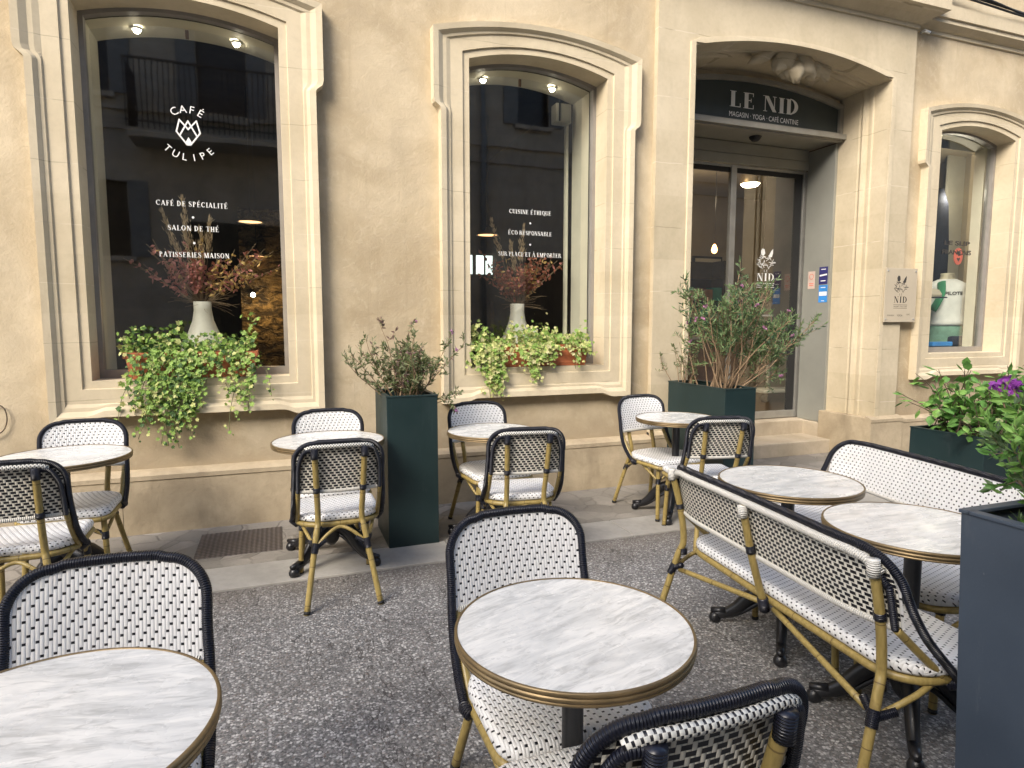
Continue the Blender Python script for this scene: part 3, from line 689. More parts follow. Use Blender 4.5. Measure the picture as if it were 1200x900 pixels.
for x, w in ((DX0+.075, .05), (4.815, .075), (5.835, .055)): mb.box((x, 5.945, (ZD0+ZD1)/2), (w, .05, ZD1-ZD0))
mb.box((xm, 5.947, .38), (L_, .046, .085)); mb.box((xm, 5.947, 3.205), (L_, .046, .03))
door = mb.build('door', M['alu'], bld, bevel=.004)
mb = MB(); mb.box((5.755, 5.955, (ZD0+ZD1)/2), (.10, .03, ZD1-ZD0-.04)); mb.box((4.855+.43, 5.958, 3.165), (.86, .03, .05)); mb.box((4.2, 5.958, 3.165), (1.2, .03, .05)); mb.build('rubber_surround', M['rubber'], door)
mb = MB()
for a, b in ((DX0+.10, 4.778), (4.852, 5.706)): mb.poly([(a, 5.95, .42), (b, 5.95, .42), (b, 5.95, 3.15), (a, 5.95, 3.15)])
mb.build('pane', M['glass'], door)
mb = MB(); mb.box((5.28, 5.925, 1.55), (.30, .02, .022)); mb.build('handle', M['alu'], door, bevel=.004)
def emblem(mb, c, s_, fn, mi=0):
    """engraved emblem: a hatched nest with a bird head and a raised wing above the words LE NID"""
    X, Z = c
    def P(pts): return [(X+a*s_, Z+b*s_) for a, b in pts]
    r3 = random.Random(5)
    for k in range(34):
        a = r3.uniform(-.42, .42); b = r3.uniform(.32, .85)
        if (a/.46)**2+((b-.52)/.46)**2 > 1: continue
        an = r3.uniform(-1.2, 1.2)+.5*a; L = r3.uniform(.08, .16)
        stroke(mb, P([(a-L*math.cos(an), b-L*math.sin(an)*.7), (a+L*math.cos(an), b+L*math.sin(an)*.7)]), .022*s_, lambda p, q, lay=0, kk=k: fn(p, q, kk % 9), mi=mi)
    mb.poly([fn(a, b, 10) for a, b in P([(-.30, .92), (-.18, .86), (-.08, .98), (-.12, 1.16), (-.24, 1.2), (-.33, 1.08)])], mi)
    mb.poly([fn(a, b, 10) for a, b in P([(.10, .84), (.30, .82), (.36, 1.0), (.36, 1.2), (.24, 1.08)])], mi)
    serif(mb, 'LE', (X, Z+.20*s_), .11*s_, fn, W=.14, track=.5, mi=mi)
    serif(mb, 'NID', (X, Z-.08*s_), .34*s_, fn, 1.0*s_, W=.19, track=.14, mi=mi)
    stroke(mb, P([(-.5, -.36), (.5, -.36)]), .02*s_, fn, mi=mi); stroke(mb, P([(-.5, -.54), (.5, -.54)]), .016*s_, fn, mi=mi)
    sans(mb, 'MAGASIN YOGA CAFÉ', (X, Z-.45*s_), .07*s_, lambda a, b: fn(a, b, 1), .96*s_, mi=mi)
mb = MB(); emblem(mb, (5.325, 2.015), .255, wall_fn(5.946)); mb.build('lettering', M['white'], door)
for nm, z, c in (('sticker', 1.0, 'white'),): pass
mb = MB()
# ---- sign board
sg = empty('shop_sign', (xm, 5.5, 3.49), label='dark arched sign board with white LE NID lettering above the shop door', cat='shop sign')
def sgl(d, y, zb=3.50):
    hw = (DX1-DX0)/2-.012-d; n = 26
    top = [(xm+hw-2*hw*i/n - xm, y-5.5, 3.83-d*.9+.135*(1-(1-2*i/n)**2)-3.49) for i in range(n+1)]
    return [(-hw, y-5.5, zb+d*.6-3.49), (hw, y-5.5, zb+d*.6-3.49)]+top
mb = MB(); f = sgl(.045, 5.485); mb.fill([[(a, c) for a, b, c in f]], lambda a, b: (a, -.012, b)); mb.build('board', M['sign'], sg)
mb = MB(); mb.fill([[(DX0-.02, 3.47), (DX1+.02, 3.47), (DX1+.02, 4.2), (DX0-.02, 4.2)]], lambda a, b: (a, 5.519, b)); mb.build('tympanum', M['ashlar'], bld)
mb = MB(); mb.strip(sgl(.05, 5.455), sgl(0, 5.455), True); mb.strip(sgl(.05, 5.49), sgl(.05, 5.455), True); mb.strip(sgl(0, 5.455), sgl(0, 5.52), True)
mb.box((0, -.05, -.012), (DX1-DX0-.03, .09, .05)); mb.box((0, -.03, -.045), (DX1-DX0-.06, .06, .022)); mb.build('frame', M['signframe'], sg)
mb = MB(); sfn = lambda a, b, lay=0: (a-xm, -.020-.0008*lay, b-3.49)
serif(mb, 'LE NID', (4.815, 3.735), .155, sfn, .90, W=.24, track=.10); sans(mb, 'MAGASIN · YOGA · CAFÉ CANTINE', (4.815, 3.588), .050, sfn, .895); mb.build('lettering', M['letter'], sg)
mb = MB(); mb.lathe([(.0, -.05), (.035, -.045), (.06, -.02), (.066, 0)], (4.86, 5.66, 3.452), 20); tag(mb.build('dome_sensor', M['rubber']), 'small black dome sensor under the ceiling of the shop doorway', 'sensor')

# ---- plaque and stickers
pq = empty('wall_plaque', (6.19, 4.87, 1.75), label='clear engraved LE NID plate screwed to the stone beside the right window', cat='plaque')
pq.location = (6.135, 4.868, 1.755)
mb = MB(); mb.box((0, 0, 0), (.455, .008, .56)); mb.build('plate', M['plex'], pq, bevel=.002)
mb = MB(); emblem(mb, (0, -.03), .195, lambda a, b, lay=0: (a, -.0046-.00005*lay, b)); sans(mb, 'YOGA', (0, -.21), .02, lambda a, b: (a, -.0046, b)); sans(mb, 'CAFÉ', (.12, -.20), .014, lambda a, b: (a, -.0046, b)); sans(mb, 'MAGASIN', (-.13, -.21), .016, lambda a, b: (a, -.0046, b)); mb.build('engraving', M['ink'], pq)
for a in (-.2, .2):
    for b in (-.25, .25):
        mb = MB(); mb.tube([(a, .03, b), (a, -.009, b)], .009, 10); mb.build('screw', M['alu'], pq)
def sticker(y0, y1, z0, z1, m, label, mark):
    mb = MB(); X = DX1-.0495; mb.box((X, (y0+y1)/2, (z0+z1)/2), (.002, abs(y1-y0), z1-z0), mi=0)
    sfn2 = lambda a, b, lay=0: (X-.0014, (y0+y1)/2-a, (z0+z1)/2+b)
    mark(mb, sfn2); tag(mb.build('sticker', [m, M['white'], M['coral']]), label, 'sticker', 'stickers on the metal door panel')
sticker(5.815, 5.715, 1.86, 2.06, M['pink'], 'pale pink paper sticker on the grey door panel', lambda mb, f: (stroke(mb, [(.03*math.cos(q*PI/8), .04+.03*math.sin(q*PI/8)) for q in range(16)], .006, f, True, 2), stroke(mb, [(-.03, -.04), (.03, -.04)], .008, f, mi=2), stroke(mb, [(-.03, -.06), (.03, -.06)], .008, f, mi=2)))
sticker(5.655, 5.535, 1.905, 2.10, M['indigo'], 'dark indigo sticker on the door panel above a bright blue one', lambda mb, f: (stroke(mb, [(-.045, 0), (.045, .01)], .016, f, mi=1), stroke(mb, [(-.03, -.06), (.03, -.06)], .01, f, mi=1), stroke(mb, [(-.03, .07), (.03, .07)], .008, f, mi=1)))
sticker(5.65, 5.53, 1.70, 1.895, M['blue'], 'bright blue sticker with a white box, lowest on the door panel', lambda mb, f: (stroke(mb, [(-.035, .0), (.035, .0)], .045, f, mi=1), stroke(mb, [(-.03, .07), (.03, .07)], .008, f, mi=1), stroke(mb, [(-.02, -.08), (.02, -.08)], .006, f, mi=1)))

# ---- small things on the facade
cam_o = empty('security_camera', (6.30, 4.95, 4.44), label='tiny white security camera under the cornice at the bay corner', cat='camera')
mb = MB(); mb.tube([(0, 0, 0), (0, -.05, 0)], .012, 12); mb.build('mount', M['white'], cam_o)
mb = MB(); mb.tube([(-.01, -.05, .0), (.055, -.065, -.018)], .014, 12); mb.build('body', M['white'], cam_o)
mb = MB(); mb.tube([(.055, -.065, -.018), (.062, -.067, -.020)], .011, 12); mb.build('lens', M['rubber'], cam_o)
mb = MB()
for q in range(3):
    mb.tube(smooth_path([(6.32+.04*q, 4.80, 4.80+.02*q), (7.0, 4.79-.012*q, 4.765+.012*q+.01*math.sin(q)), (7.8, 4.80, 4.745+.014*((q*2) % 3)), (9, 4.80, 4.77), (14, 4.8, 4.8)], 10), .011, 7)
tag(mb.build('cable_bundle', M['rubber']), 'bundle of black cables running along the cornice at top right', 'cables')
mb = MB(); mb.tube(smooth_path([(-1.80, 4.935, .93), (-1.70, 4.93, .935), (-1.672, 4.93, .86), (-1.70, 4.93, .77), (-1.80, 4.93, .73), (-1.88, 4.935, .82)], 8), .004, 6)
tag(mb.build('wire_loop', M['twigd']), 'thin dark wire loop hanging on the plaster left of the large window', 'wire')
# ==================================================================== INTERIORS seen through the glass
def room(name, x0, x1, y0, y1, z0, z1, mw, mf, mc):
    mb = MB()
    mb.poly([(x0, y0, z0), (x0, y1, z0), (x0, y1, z1), (x0, y0, z1)]); mb.poly([(x1, y1, z0), (x1, y0, z0), (x1, y0, z1), (x1, y1, z1)])
    mb.poly([(x0, y1, z0), (x1, y1, z0), (x1, y1, z1), (x0, y1, z1)])
    mb.poly([(x0, y0, z0), (x1, y0, z0), (x1, y1, z0), (x0, y1, z0)], 1); mb.poly([(x0, y0, z1), (x0, y1, z1), (x1, y1, z1), (x1, y0, z1)], 2)
    return mb.build(name, [mw, mf, mc], bld)
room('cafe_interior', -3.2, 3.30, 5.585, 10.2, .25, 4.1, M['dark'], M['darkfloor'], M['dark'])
room('shop_interior', 3.32, 8.9, 5.99, 9.6, .33, 3.72, M['beige'], M['darkfloor'], M['beige'])
mb = MB()      # inner face of the front wall, with the window openings left out
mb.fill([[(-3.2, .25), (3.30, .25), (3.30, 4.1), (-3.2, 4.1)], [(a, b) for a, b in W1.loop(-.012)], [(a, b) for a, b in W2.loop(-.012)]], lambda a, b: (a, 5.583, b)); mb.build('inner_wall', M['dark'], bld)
mb = MB(); mb.box((-.14, 9.3, 1.6), (.62, .5, 2.7)); mb.build('rough_stone_pier', M['istone'], bld)
mb = MB(); mb.box((-.56, 5.50, 1.03), (1.6, .48, .10)); mb.box((2.06, 5.50, 1.03), (1.3, .48, .10)); mb.build('inner_sill', M['wood'], bld, bevel=.004)
mb = MB(); mb.box((2.612, 5.61, 2.3), (.026, .04, 2.4)); mb.build('cream_post', M['cream'], bld)
def pendant(x, y, z, r, label):
    t = empty('pendant_lamp', (x, y, z), label=label, cat='pendant lamp', group='copper pendant lamps in the cafe')
    mb = MB(); mb.lathe([(.0, .10), (.02, .10), (.03, .06), (r, .0), (r-.004, -.004), (.03, .05)], seg=28); mb.build('lamp_shade', M['brass'], t)
    mb = MB(); mb.lathe([(.0, .008), (r*.9, .004)], seg=28); mb.build('glowing_underside', M['pend'], t)
    mb = MB(); mb.tube([(0, 0, .10), (0, 0, 3.95-z)], .004, 6); mb.build('cord', M['rubber'], t)
pendant(-.25, 7.5, 2.55, .135, 'larger glowing copper pendant lamp seen through the left window')
pendant(-.24, 9.0, 2.33, .115, 'smaller farther copper pendant lamp seen through the left window')
pendant(2.44, 7.5, 2.535, .14, 'glowing copper pendant lamp seen through the middle window')
def spotlamp(x, y, z, label):
    t = empty('spot_lamp', (x, y, z), label=label, cat='spot lamp', group='small spot lamps in the window heads')
    mb = MB(); mb.lathe([(.034, .012), (.036, -.004), (.027, -.006), (.027, -.002)], seg=20); mb.build('ring', M['white'], t)
    mb = MB(); mb.lathe([(0., -.030), (.014, -.026), (.023, -.016), (.026, -.003)], seg=20); mb.build('lit_face', M['spot'], t)
def sof(W, x): xc = (W.x0+W.x1)/2; return W.zs+W.rise*(1-((x-xc)/((W.x1-W.x0)/2))**2)-.028
for W, xs, nm in ((W1, (-.886, -.228), 'large left'), (W2, (1.721, 2.369), 'middle')):
    for x, sd in zip(xs, ('left', 'right')): spotlamp(x, 5.40, sof(W, x)+.002, f'{sd} lit spot lamp in the head of the {nm} window')
    mb = MB(); xx = sum(xs)/2+(.0); mb.box((xx, 5.36, sof(W, xx)-.03), (.022, .015, .06)); tag(mb.build('hanging_tag', M['wood']), f'small brown tag hanging in the head of the {nm} window', 'tag')
spotlamp(7.12, 5.30, sof(W3, 7.12)+.0, 'lit spot lamp in the head of the right window')
t = empty('window_speaker', (2.53, 5.55, 3.39), label='beige box speaker hung in the top right corner of the middle window', cat='speaker')
mb = MB(); mb.box((0, 0, 0), (.155, .12, .17)); mb.build('cabinet', M['signframe'], t, bevel=.006)
mb = MB(); mb.box((.02, -.062, 0), (.10, .006, .13)); mb.build('grille', M['shutter'], t)
mb = MB(); mb.box((-.045, -.064, .02), (.012, .01, .19)); mb.build('bracket', M['rubber'], t)
t = empty('far_window', (2.75, 9.9, 2.35), label='row of bright narrow panes at the far end of the cafe', cat='window')
mb = MB()
for q in range(9): mb.box((-.30+q*.16, 0, .05), (.125 if q % 3 else .06, .02, .30))
mb.build('pane', M['paneglow'], t)
mb = MB(); mb.box((.35, .03, .05), (1.6, .03, .42)); mb.build('frame', M['dark'], t)
mb = MB(); r4 = random.Random(8)
for q in range(6): mb.box((1.5+q*.28, 7.9, 1.0), (.05, .05, 1.5))
tag(mb.build('slatted_partition', M['dark']), 'dark slatted partition deep inside the cafe', 'partition')
wl = empty('wall_lamp', (-.30, 8.98, 1.83), label='small bright wall lamp on rough stone inside the cafe', cat='wall lamp')
mb = MB(); mb.lathe([(0, -.03), (.022, -.02), (.03, 0), (.022, .02), (0, .03)], seg=14); mb.build('bulb', M['spot'], wl)
mb = MB(); mb.box((0, .04, 0), (.05, .05, .08)); mb.build('base', M['iron'], wl)
def light(name, loc, e, c, r=.05):
    L = bpy.data.lights.new(name, 'POINT'); L.energy = e; L.color = c; L.shadow_soft_size = r
    o = bpy.data.objects.new(name, L); o.location = loc; col.objects.link(o)
light('wall_lamp_light', (-.12, 8.75, 1.65), 4.5, (1, .62, .25), .06)
light('shop_ceiling_light', (5.9, 7.6, 3.2), 7, (1, .80, .55), .12)
light('display_spot_light', (8.2, 5.85, 3.1), 5, (1, .90, .72), .06)
light('shop_bulb_light', (5.4, 7.3, 2.3), 2.5, (1, .5, .2), .05)
# shop behind the door
cl = empty('ceiling_lamp', (6.55, 7.7, 3.50), label='round lit ceiling lamp behind the shop door', cat='ceiling lamp')
mb = MB(); mb.lathe([(0, -.05), (.10, -.045), (.135, -.01), (.135, .0)], seg=24); mb.build('diffuser', M['ceil'], cl)
mb = MB(); mb.lathe([(.135, -.01), (.15, 0), (.15, .2), (.0, .2)], seg=24); mb.build('housing', M['brass'], cl)
hb = empty('hanging_bulb', (5.93, 7.67, 2.52), label='amber filament bulb hanging behind the left door leaf', cat='lamp')
mb = MB(); mb.lathe([(0, -.06), (.03, -.045), (.042, -.01), (.03, .035), (.014, .07), (0, .075)], seg=18); mb.build('bulb', M['bulb'], hb)
mb = MB(); mb.tube([(0, 0, .07), (0, 0, 1.18)], .003, 6); mb.build('cord', M['rubber'], hb)
sh = empty('shelf_unit', (6.4, 9.3, .33), label='dark shelf unit with boxes behind the left door leaf', cat='shelf')
mb = MB(); mb.box((0, .12, 1.1), (1.7, .03, 2.2))
for z in (.3, .7, 1.1, 1.5, 1.9): mb.box((0, -.05, z), (1.7, .34, .03))
for x in (-.85, 0, .85): mb.box((x, -.05, 1.1), (.04, .34, 2.2))
mb.build('carcass', M['dark'], sh)
r5 = random.Random(21)
for z in (.315, .715, 1.115, 1.515):
    x = 5.62
    while x < 7.15:
        w = r5.uniform(.10, .2); h = r5.uniform(.14, .28); mb = MB(); mb.box((x+w/2, 9.22, .33+z+h/2), (w*.9, .2, h))
        tag(mb.build('product_box', M[r5.choice(['cream', 'wood', 'beige', 'teal', 'plex'])]), 'small product box on the dark shelf unit inside the shop', 'box', 'product boxes on the shop shelves'); x += w
mb = MB(); mb.box((8.15, 8.3, 2.0), (.75, .5, 3.4)); mb.build('interior_pier', M['cream'], bld)
mb = MB(); mb.box((7.2, 9.50, 2.25), (.62, .03, .78)); fr_ = tag(mb.build('framed_print', M['rubber']), 'dark framed pale print hanging behind the shop door', 'picture')
mb = MB(); mb.box((7.2, 9.48, 2.25), (.54, .02, .70)); mb.build('print', M['cream'], fr_)
ct = empty('display_cart', (6.75, 7.3, .33), label='white wheeled stand behind the right door leaf', cat='cart')
mb = MB(); mb.box((0, 0, .16), (.62, .34, .05)); mb.build('base', M['cream'], ct, bevel=.01)
mb = MB(); mb.tube([(-.1, 0, .18), (-.1, 0, .9)], .03, 12); mb.build('post', M['cream'], ct)
mb = MB(); mb.box((-.1, 0, 1.05), (.5, .4, .28)); mb.build('tray', M['beige'], ct, bevel=.01)
for a in (-.26, .26):
    mb = MB(); mb.tube([(a, -.14, .06), (a, -.10, .06)], .06, 14); mb.build('wheel', M['rubber'], ct)
cb = empty('counter', (5.75, 7.9, .33), label='brown and cream shop counter behind the door', cat='counter')
mb = MB(); mb.box((0, 0, .45), (1.5, .6, .9)); mb.build('body', M['wood'], cb)
mb = MB(); mb.box((0, 0, .92), (1.56, .66, .04)); mb.build('top', M['cream'], cb)
mb = MB(); mb.box((6.95, 7.2, 1.30), (.16, .16, .55)); tag(mb.build('teal_box', M['teal']), 'tall teal box beside the right edge of the shop door', 'box')
# right window display
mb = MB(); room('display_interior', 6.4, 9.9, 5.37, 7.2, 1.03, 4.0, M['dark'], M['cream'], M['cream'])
mb = MB(); mb.box((9.20, 6.22, 2.5), (1.24, .03, 2.9)); mb.build('display_back', M['cream'], bld)
mq = empty('mannequin', (7.90, 5.64, 1.02), -.48, 'headless torso mannequin in the right shop window', 'mannequin')
def loft(mb, secs, n=28, mi=0, cap=True):
    vs = []; fs = []
    for cx, cy, z, a, b in secs:
        for k in range(n):
            t_ = 2*PI*k/n; ca, sa = math.cos(t_), math.sin(t_)
            vs.append((cx+a*math.copysign(abs(ca)**.8, ca), cy+b*math.copysign(abs(sa)**.8, sa), z))
    m_ = len(secs)
    for i in range(m_-1):
        for k in range(n): k2 = (k+1) % n; fs.append((i*n+k, i*n+k2, (i+1)*n+k2, (i+1)*n+k))
    if cap: fs.append(tuple(range(n-1, -1, -1))); fs.append(tuple((m_-1)*n+k for k in range(n)))
    mb.add(vs, fs, mi=mi, smooth=True)
mb = MB(); loft(mb, [(0, 0, .86, .10, .09), (0, 0, .91, .075, .075), (0, 0, .955, .062, .064), (0, 0, .985, .064, .066)]); loft(mb, [(0, 0, .0, .14, .1), (0, 0, .2, .15, .1), (0, 0, .4, .13, .09)]); mb.build('torso', M['skin'], mq)
ts = empty('t_shirt', (7.90, 5.64, 1.02), -.48, 'white cotton t-shirt printed PILOTE on the window mannequin', 't-shirt')
mb = MB(); loft(mb, [(0, 0, .38, .185, .125), (0, 0, .41, .21, .14), (.005, 0, .44, .20, .13), (0, 0, .5, .19, .125), (0, 0, .62, .19, .13), (0, 0, .74, .205, .135), (0, 0, .83, .21, .12), (0, 0, .885, .16, .095), (0, 0, .915, .09, .08)])
for sx in (-1, 1):
    mb.tube([(sx*.13, 0, .825), (sx*.21, -.005, .785), (sx*.28, -.015, .70), (sx*.325, -.02, .63)], [.070, .078, .080, .084], 16)
mb.build('shirt', M['tee'], ts)
mb = MB(); sans(mb, 'PILOTE', (.01, .75), .036, lambda a, b: (a, -.1365*max(0, 1-abs(a/.206)**2.5)**.4-.004, b), .19, bold=.04); mb.build('lettering', M['ink'], ts)
mb = MB(); loft(mb, [(0, 0, .02, .215, .15), (0, 0, .12, .205, .145), (0, 0, .30, .185, .125), (0, 0, .40, .172, .115)]); o = tag(mb.build('shorts', M['shorts']), 'sage green shorts below the white t-shirt in the right window', 'shorts'); o.location = (7.90, 5.64, 1.02); o.rotation_euler = (0, 0, -.48); o.scale = (1.1, 1.1, 1.08); mq.scale = ts.scale = (1.1, 1.1, 1.08)
mb = MB(); mb.tube(smooth_path([(7.62, 5.60, 1.62), (7.65, 5.53, 1.80), (7.72, 5.58, 1.97)], 6), [.05]*13, 10, squash=.4); tag(mb.build('green_strap', M['green']), 'green cloth strap over the mannequin shoulder', 'bag')
mb = MB(); loft(mb, [(8.14, 5.98, 2.0, .19, .08), (8.14, 5.98, 2.5, .18, .08), (8.13, 5.98, 3.0, .14, .07), (8.13, 5.98, 3.2, .05, .04)]); tag(mb.build('hanging_coat', M['navy']), 'long dark navy coat hanging at the left of the right window', 'coat')
mb = MB(); mb.add([(7.73+.075*math.cos(q*PI/12), 5.40, 2.265+.10*math.sin(q*PI/12)) for q in range(24)]+[(7.73+.075*math.cos(q*PI/12), 5.408, 2.265+.10*math.sin(q*PI/12)) for q in range(24)], [tuple(range(23, -1, -1))]+[tuple(range(24, 48))]+[(q, (q+1) % 24, 24+(q+1) % 24, 24+q) for q in range(24)], mi=0)
for zz, s_ in ((2.295, 1), (2.225, .8)):
    mb.poly([(7.73+s_*a, 5.398, zz+s_*b) for a, b in ((0, -.03), (.034, .012), (.030, .028), (.012, .03), (0, .018), (-.012, .03), (-.030, .028), (-.034, .012))], 1)
tag(mb.build('window_disc', [M['coral'], M['ink']]), 'coral red oval disc with dark hearts hanging above the mannequin', 'decoration')
sp_ = empty('display_hat', (7.37, 5.45, 1.76), label='grey cap at the left edge of the right window display', cat='cap')
mb = MB(); loft(mb, [(0, 0, 0, .11, .10), (0, 0, .05, .11, .10), (0, 0, .10, .08, .075), (0, 0, .12, .02, .02)]); mb.build('crown', M['plex'], sp_)
mb = MB(); loft(mb, [(0, -.09, .0, .10, .08), (0, -.09, .012, .10, .08)]); mb.build('brim', M['navy'], sp_)
mb = MB(); mb.tube([(0, 0, .02), (0, 0, -.72)], .010, 8); mb.build('stand', M['alu'], sp_)
mb = MB(); mb.box((7.66, 5.43, 1.105), (.62, .11, .15)); tag(mb.build('display_block', M['dark']), 'low dark display block behind the sill of the right window', 'display block')
mb = MB(); mb.box((7.54, 5.43, 1.21), (.34, .10, .055)); tag(mb.build('folded_cloth', M['blue'], bevel=.012), 'folded bright blue cloth on the right window sill', 'cloth')
mb = MB(); mb.box((7.83, 5.43, 1.245), (.22, .09, .12)); tag(mb.build('belt_bag', M['navy'], bevel=.03), 'small navy belt bag in front of the green shorts', 'bag')

# vases with dried bouquets stand on the inner sills
def vase(x, y, z, h, label):
    mb = MB(); mb.lathe([(0, 0), (.155, 0), (.175, .03), (.178, .11), (.155, .21), (.110, .31), (.076, .40), (.063, .48), (.064, h), (.050, h), (.048, .40)], (x, y, z), 32)
    tag(mb.build('vase', M['vase']), label, 'vase', 'white vases on the inner sills')
vase(-.545, 5.42, 1.085, .545, 'white bottle-shaped vase behind ivy in the large left window')
vase(2.045, 5.42, 1.085, .555, 'white bottle-shaped vase behind ivy in the middle window')
mb = MB(); mb.lathe([(0, 0), (.03, 0), (.032, .02), (.032, .15), (.014, .20), (.012, .27), (0, .27)], (2.25, 5.48, 1.08), 16); mb.lathe([(.014, .275), (.022, .28), (.022, .33), (0, .335)], (2.25, 5.48, 1.08), 12, mi=1)
for i in range(0): pass
tag(mb.build('spray_bottle', [M['teal'], M['white']]), 'small teal bottle beside the vase in the middle window', 'bottle')

# ==================================================================== PLANTS
class Fol(MB):
    def leaf(s, p, d, L, W, mi=0, roll=None, fold=.25, r=rnd):
        d = Vector(d).normalized(); a = d.orthogonal().normalized(); b = d.cross(a); t_ = r.uniform(0, 2*PI) if roll is None else roll
        sd = a*math.cos(t_)+b*math.sin(t_); nn = d.cross(sd); p = Vector(p); dr = nn*(W*fold)
        m1 = p+d*(L*.45)-dr
        s.add([p, p+d*(L*.28)+sd*(W*.42), p+d*(L*.58)+sd*(W*.46), p+d*L, p+d*(L*.58)-sd*(W*.46), p+d*(L*.28)-sd*(W*.42), m1], [(0, 6, 1), (1, 6, 2), (2, 6, 3), (3, 6, 4), (4, 6, 5), (5, 6, 0)], mi=mi, smooth=False)
    def ivy(s, p, d, n, L, mi=0):
        d = Vector(d).normalized(); n = Vector(n); n = (n-d*n.dot(d)); n = n.normalized() if n.length > 1e-4 else d.orthogonal().normalized()
        sd = n.cross(d); p = Vector(p); out = [p-n*(.06*L)]
        for ang, ra in ((0, 1.), (26, .60), (52, .80), (84, .48), (122, .58), (160, .30), (200, .30), (238, .58), (276, .48), (308, .80), (334, .60)):
            a = R(ang); out.append(p+d*(L*.6*(ra*math.cos(a)+.25))+sd*(L*.62*ra*math.sin(a))-n*(.10*L*ra*(1 if ang in (0, 52, 308) else .3)))
        s.add(out, [(0, i, i % 11+1) for i in range(1, 12)], mi=mi)
def rv3(r, s=1): return Vector((r.gauss(0, s), r.gauss(0, s), r.gauss(0, s)))
def ivy_plant(name, label, x0, x1, y, ztop, strands, mats, seed, nb, size=.036, bush_h=.10, wts=(.5, .2, .3)):
    r = random.Random(seed); t = empty(name, (0, 0, 0), label=label, cat='ivy'); t.location = ((x0+x1)/2, y, ztop); off = t.location.copy()
    f = Fol(); st = MB()
    def lf(p, d, k=1.):
        mi = r.choices(range(len(mats)-1), wts)[0]
        n = Vector((r.gauss(0, .5), -1+r.gauss(0, .4), r.gauss(.55, .4)))
        f.ivy(Vector(p)-off, d, n, size*k*r.uniform(.45, 1.3), mi)
    for i in range(nb):            # bushy crown over the trough
        q = r.random(); x = x0+(x1-x0)*q; env = .55+.45*math.sin(q*9+seed)+.35*math.sin(q*21)
        h = abs(r.gauss(0, .5))*bush_h*(.5+.6*env); yy = y+r.uniform(-.09, .09)
        lf((x+r.gauss(0, .015), yy, ztop+h+.004), (r.gauss(0, .6), -.6+r.gauss(0, .5), r.gauss(-.1, .7)))
    for (xs, dx, L, dens) in strands:
        n = max(4, int(L/.05)); P = []; yy = y-.07
        wx = r.uniform(.01, .035); ph = r.uniform(0, 6)
        for k in range(n+1):
            u = k/n
            z = ztop+.03*math.sin(min(1, u*6)*PI*.5)-L*u
            P.append((xs+dx*u+wx*math.sin(ph+u*5), min(yy-.045*math.sin(min(1, u*3.5)*PI/2)-.035*u+r.gauss(0, .006), 4.86 if z < 1.05 else 5), z))
        SP = smooth_path(P, 4); st.tube([Vector(p)-off for p in SP], .0022, 5)
        RS = resample(SP, .0125/dens)
        for k, p in enumerate(RS):
            ang = r.uniform(-1, 1); dd = Vector((ang, -.5, -.75+r.gauss(0, .3)))
            lf(Vector(p)+Vector((r.gauss(0, .022), r.uniform(-.03, .006), r.gauss(0, .012))), dd, 1.0 if k < len(RS)*.85 else .75)
    st.build('stem', mats[-1], t); f.build('foliage', mats[:-1], t)
    return t
def trough(x0, x1, y, z0, z1, dpt, label):
    t = empty('window_box', ((x0+x1)/2, y, z0), label=label, cat='window box', group='terracotta window boxes')
    w = x1-x0; h = z1-z0; mb = MB()
    def ring(k, z, i=0): return [(-w/2*k+i, -dpt/2*k+i, z), (w/2*k-i, -dpt/2*k+i, z), (w/2*k-i, dpt/2*k-i, z), (-w/2*k+i, dpt/2*k-i, z)]
    rs = [ring(.90, 0), ring(.92, .02), ring(.935, .022), ring(.94, .034), ring(.925, .038), ring(.965, h-.042)]
    mb.poly(rs[0][::-1])
    for A, B in zip(rs, rs[1:]): mb.strip(A, B, True)
    mb.build('trough', M['terra'], t, bevel=.004)
    mb = MB(); rs = [ring(.965, h-.042), ring(1, h-.040), ring(1, h), ring(1, h, .012), ring(.96, h-.03, .012)]
    for A, B in zip(rs, rs[1:]): mb.strip(A, B, True)
    mb.build('rim', M['terra'], t, bevel=.003)
    mb = MB(); mb.poly(ring(.965, h-.028)); mb.build('soil', M['soil'], t)
trough(-1.0, -.15, 5.02, 1.083, 1.265, .19, 'terracotta window box almost hidden by ivy on the large left window sill')
trough(1.72, 2.53, 5.02, 1.103, 1.285, .19, 'terracotta window box with bare front on the middle window sill')
S1 = []; r6 = random.Random(4)
for k in range(24):
    c = r6.gauss(-.67, .13); S1.append((c, r6.gauss(-.02, .07), max(.16, r6.gauss(.46 if -.85 < c < -.5 else .28, .12)), .9))
for k in range(8): S1.append((r6.uniform(-.42, -.22), r6.gauss(.03, .05), r6.uniform(.18, .40), .9))
S1 += [(-.93, -.04, .34, .7), (-.88, -.06, .42, .6), (-.96, .02, .22, .6), (-.76, -.02, .66, .8), (-.70, .02, .70, .9), (-.80, -.1, .62, .6), (-.26, .06, .46, .7), (-.28, -.06, .62, .45), (-.20, .16, .36, .7), (-.9, -.12, .5, .35), (-.72, .03, .64, .9), (-.66, .05, .58, .9)]
ivy_plant('ivy', 'bushy bright green ivy spilling far down from the large left window', -1.02, -.16, 5.01, 1.27, S1, [M['ivyA'], M['ivyB'], M['ivyC'], M['dryO'], M['vine']], 5, 620, .042, .15, (.62, .16, .22, 0))
S2 = [(1.57+.01*q, -.02+.012*q, .30+.025*(q % 4), 1.) for q in range(9)] + [(1.60+.02*q, .02, .46-.03*(q % 3), 1.) for q in range(4)] + [(1.98+.012*q, -.01*q, .30+.02*(q % 3), 1.) for q in range(6)] + [(2.19+.01*q, -.06, .16+.03*q, .9) for q in range(3)] + [(2.37+.01*q, .0, .2+.035*q, .6) for q in range(2)]
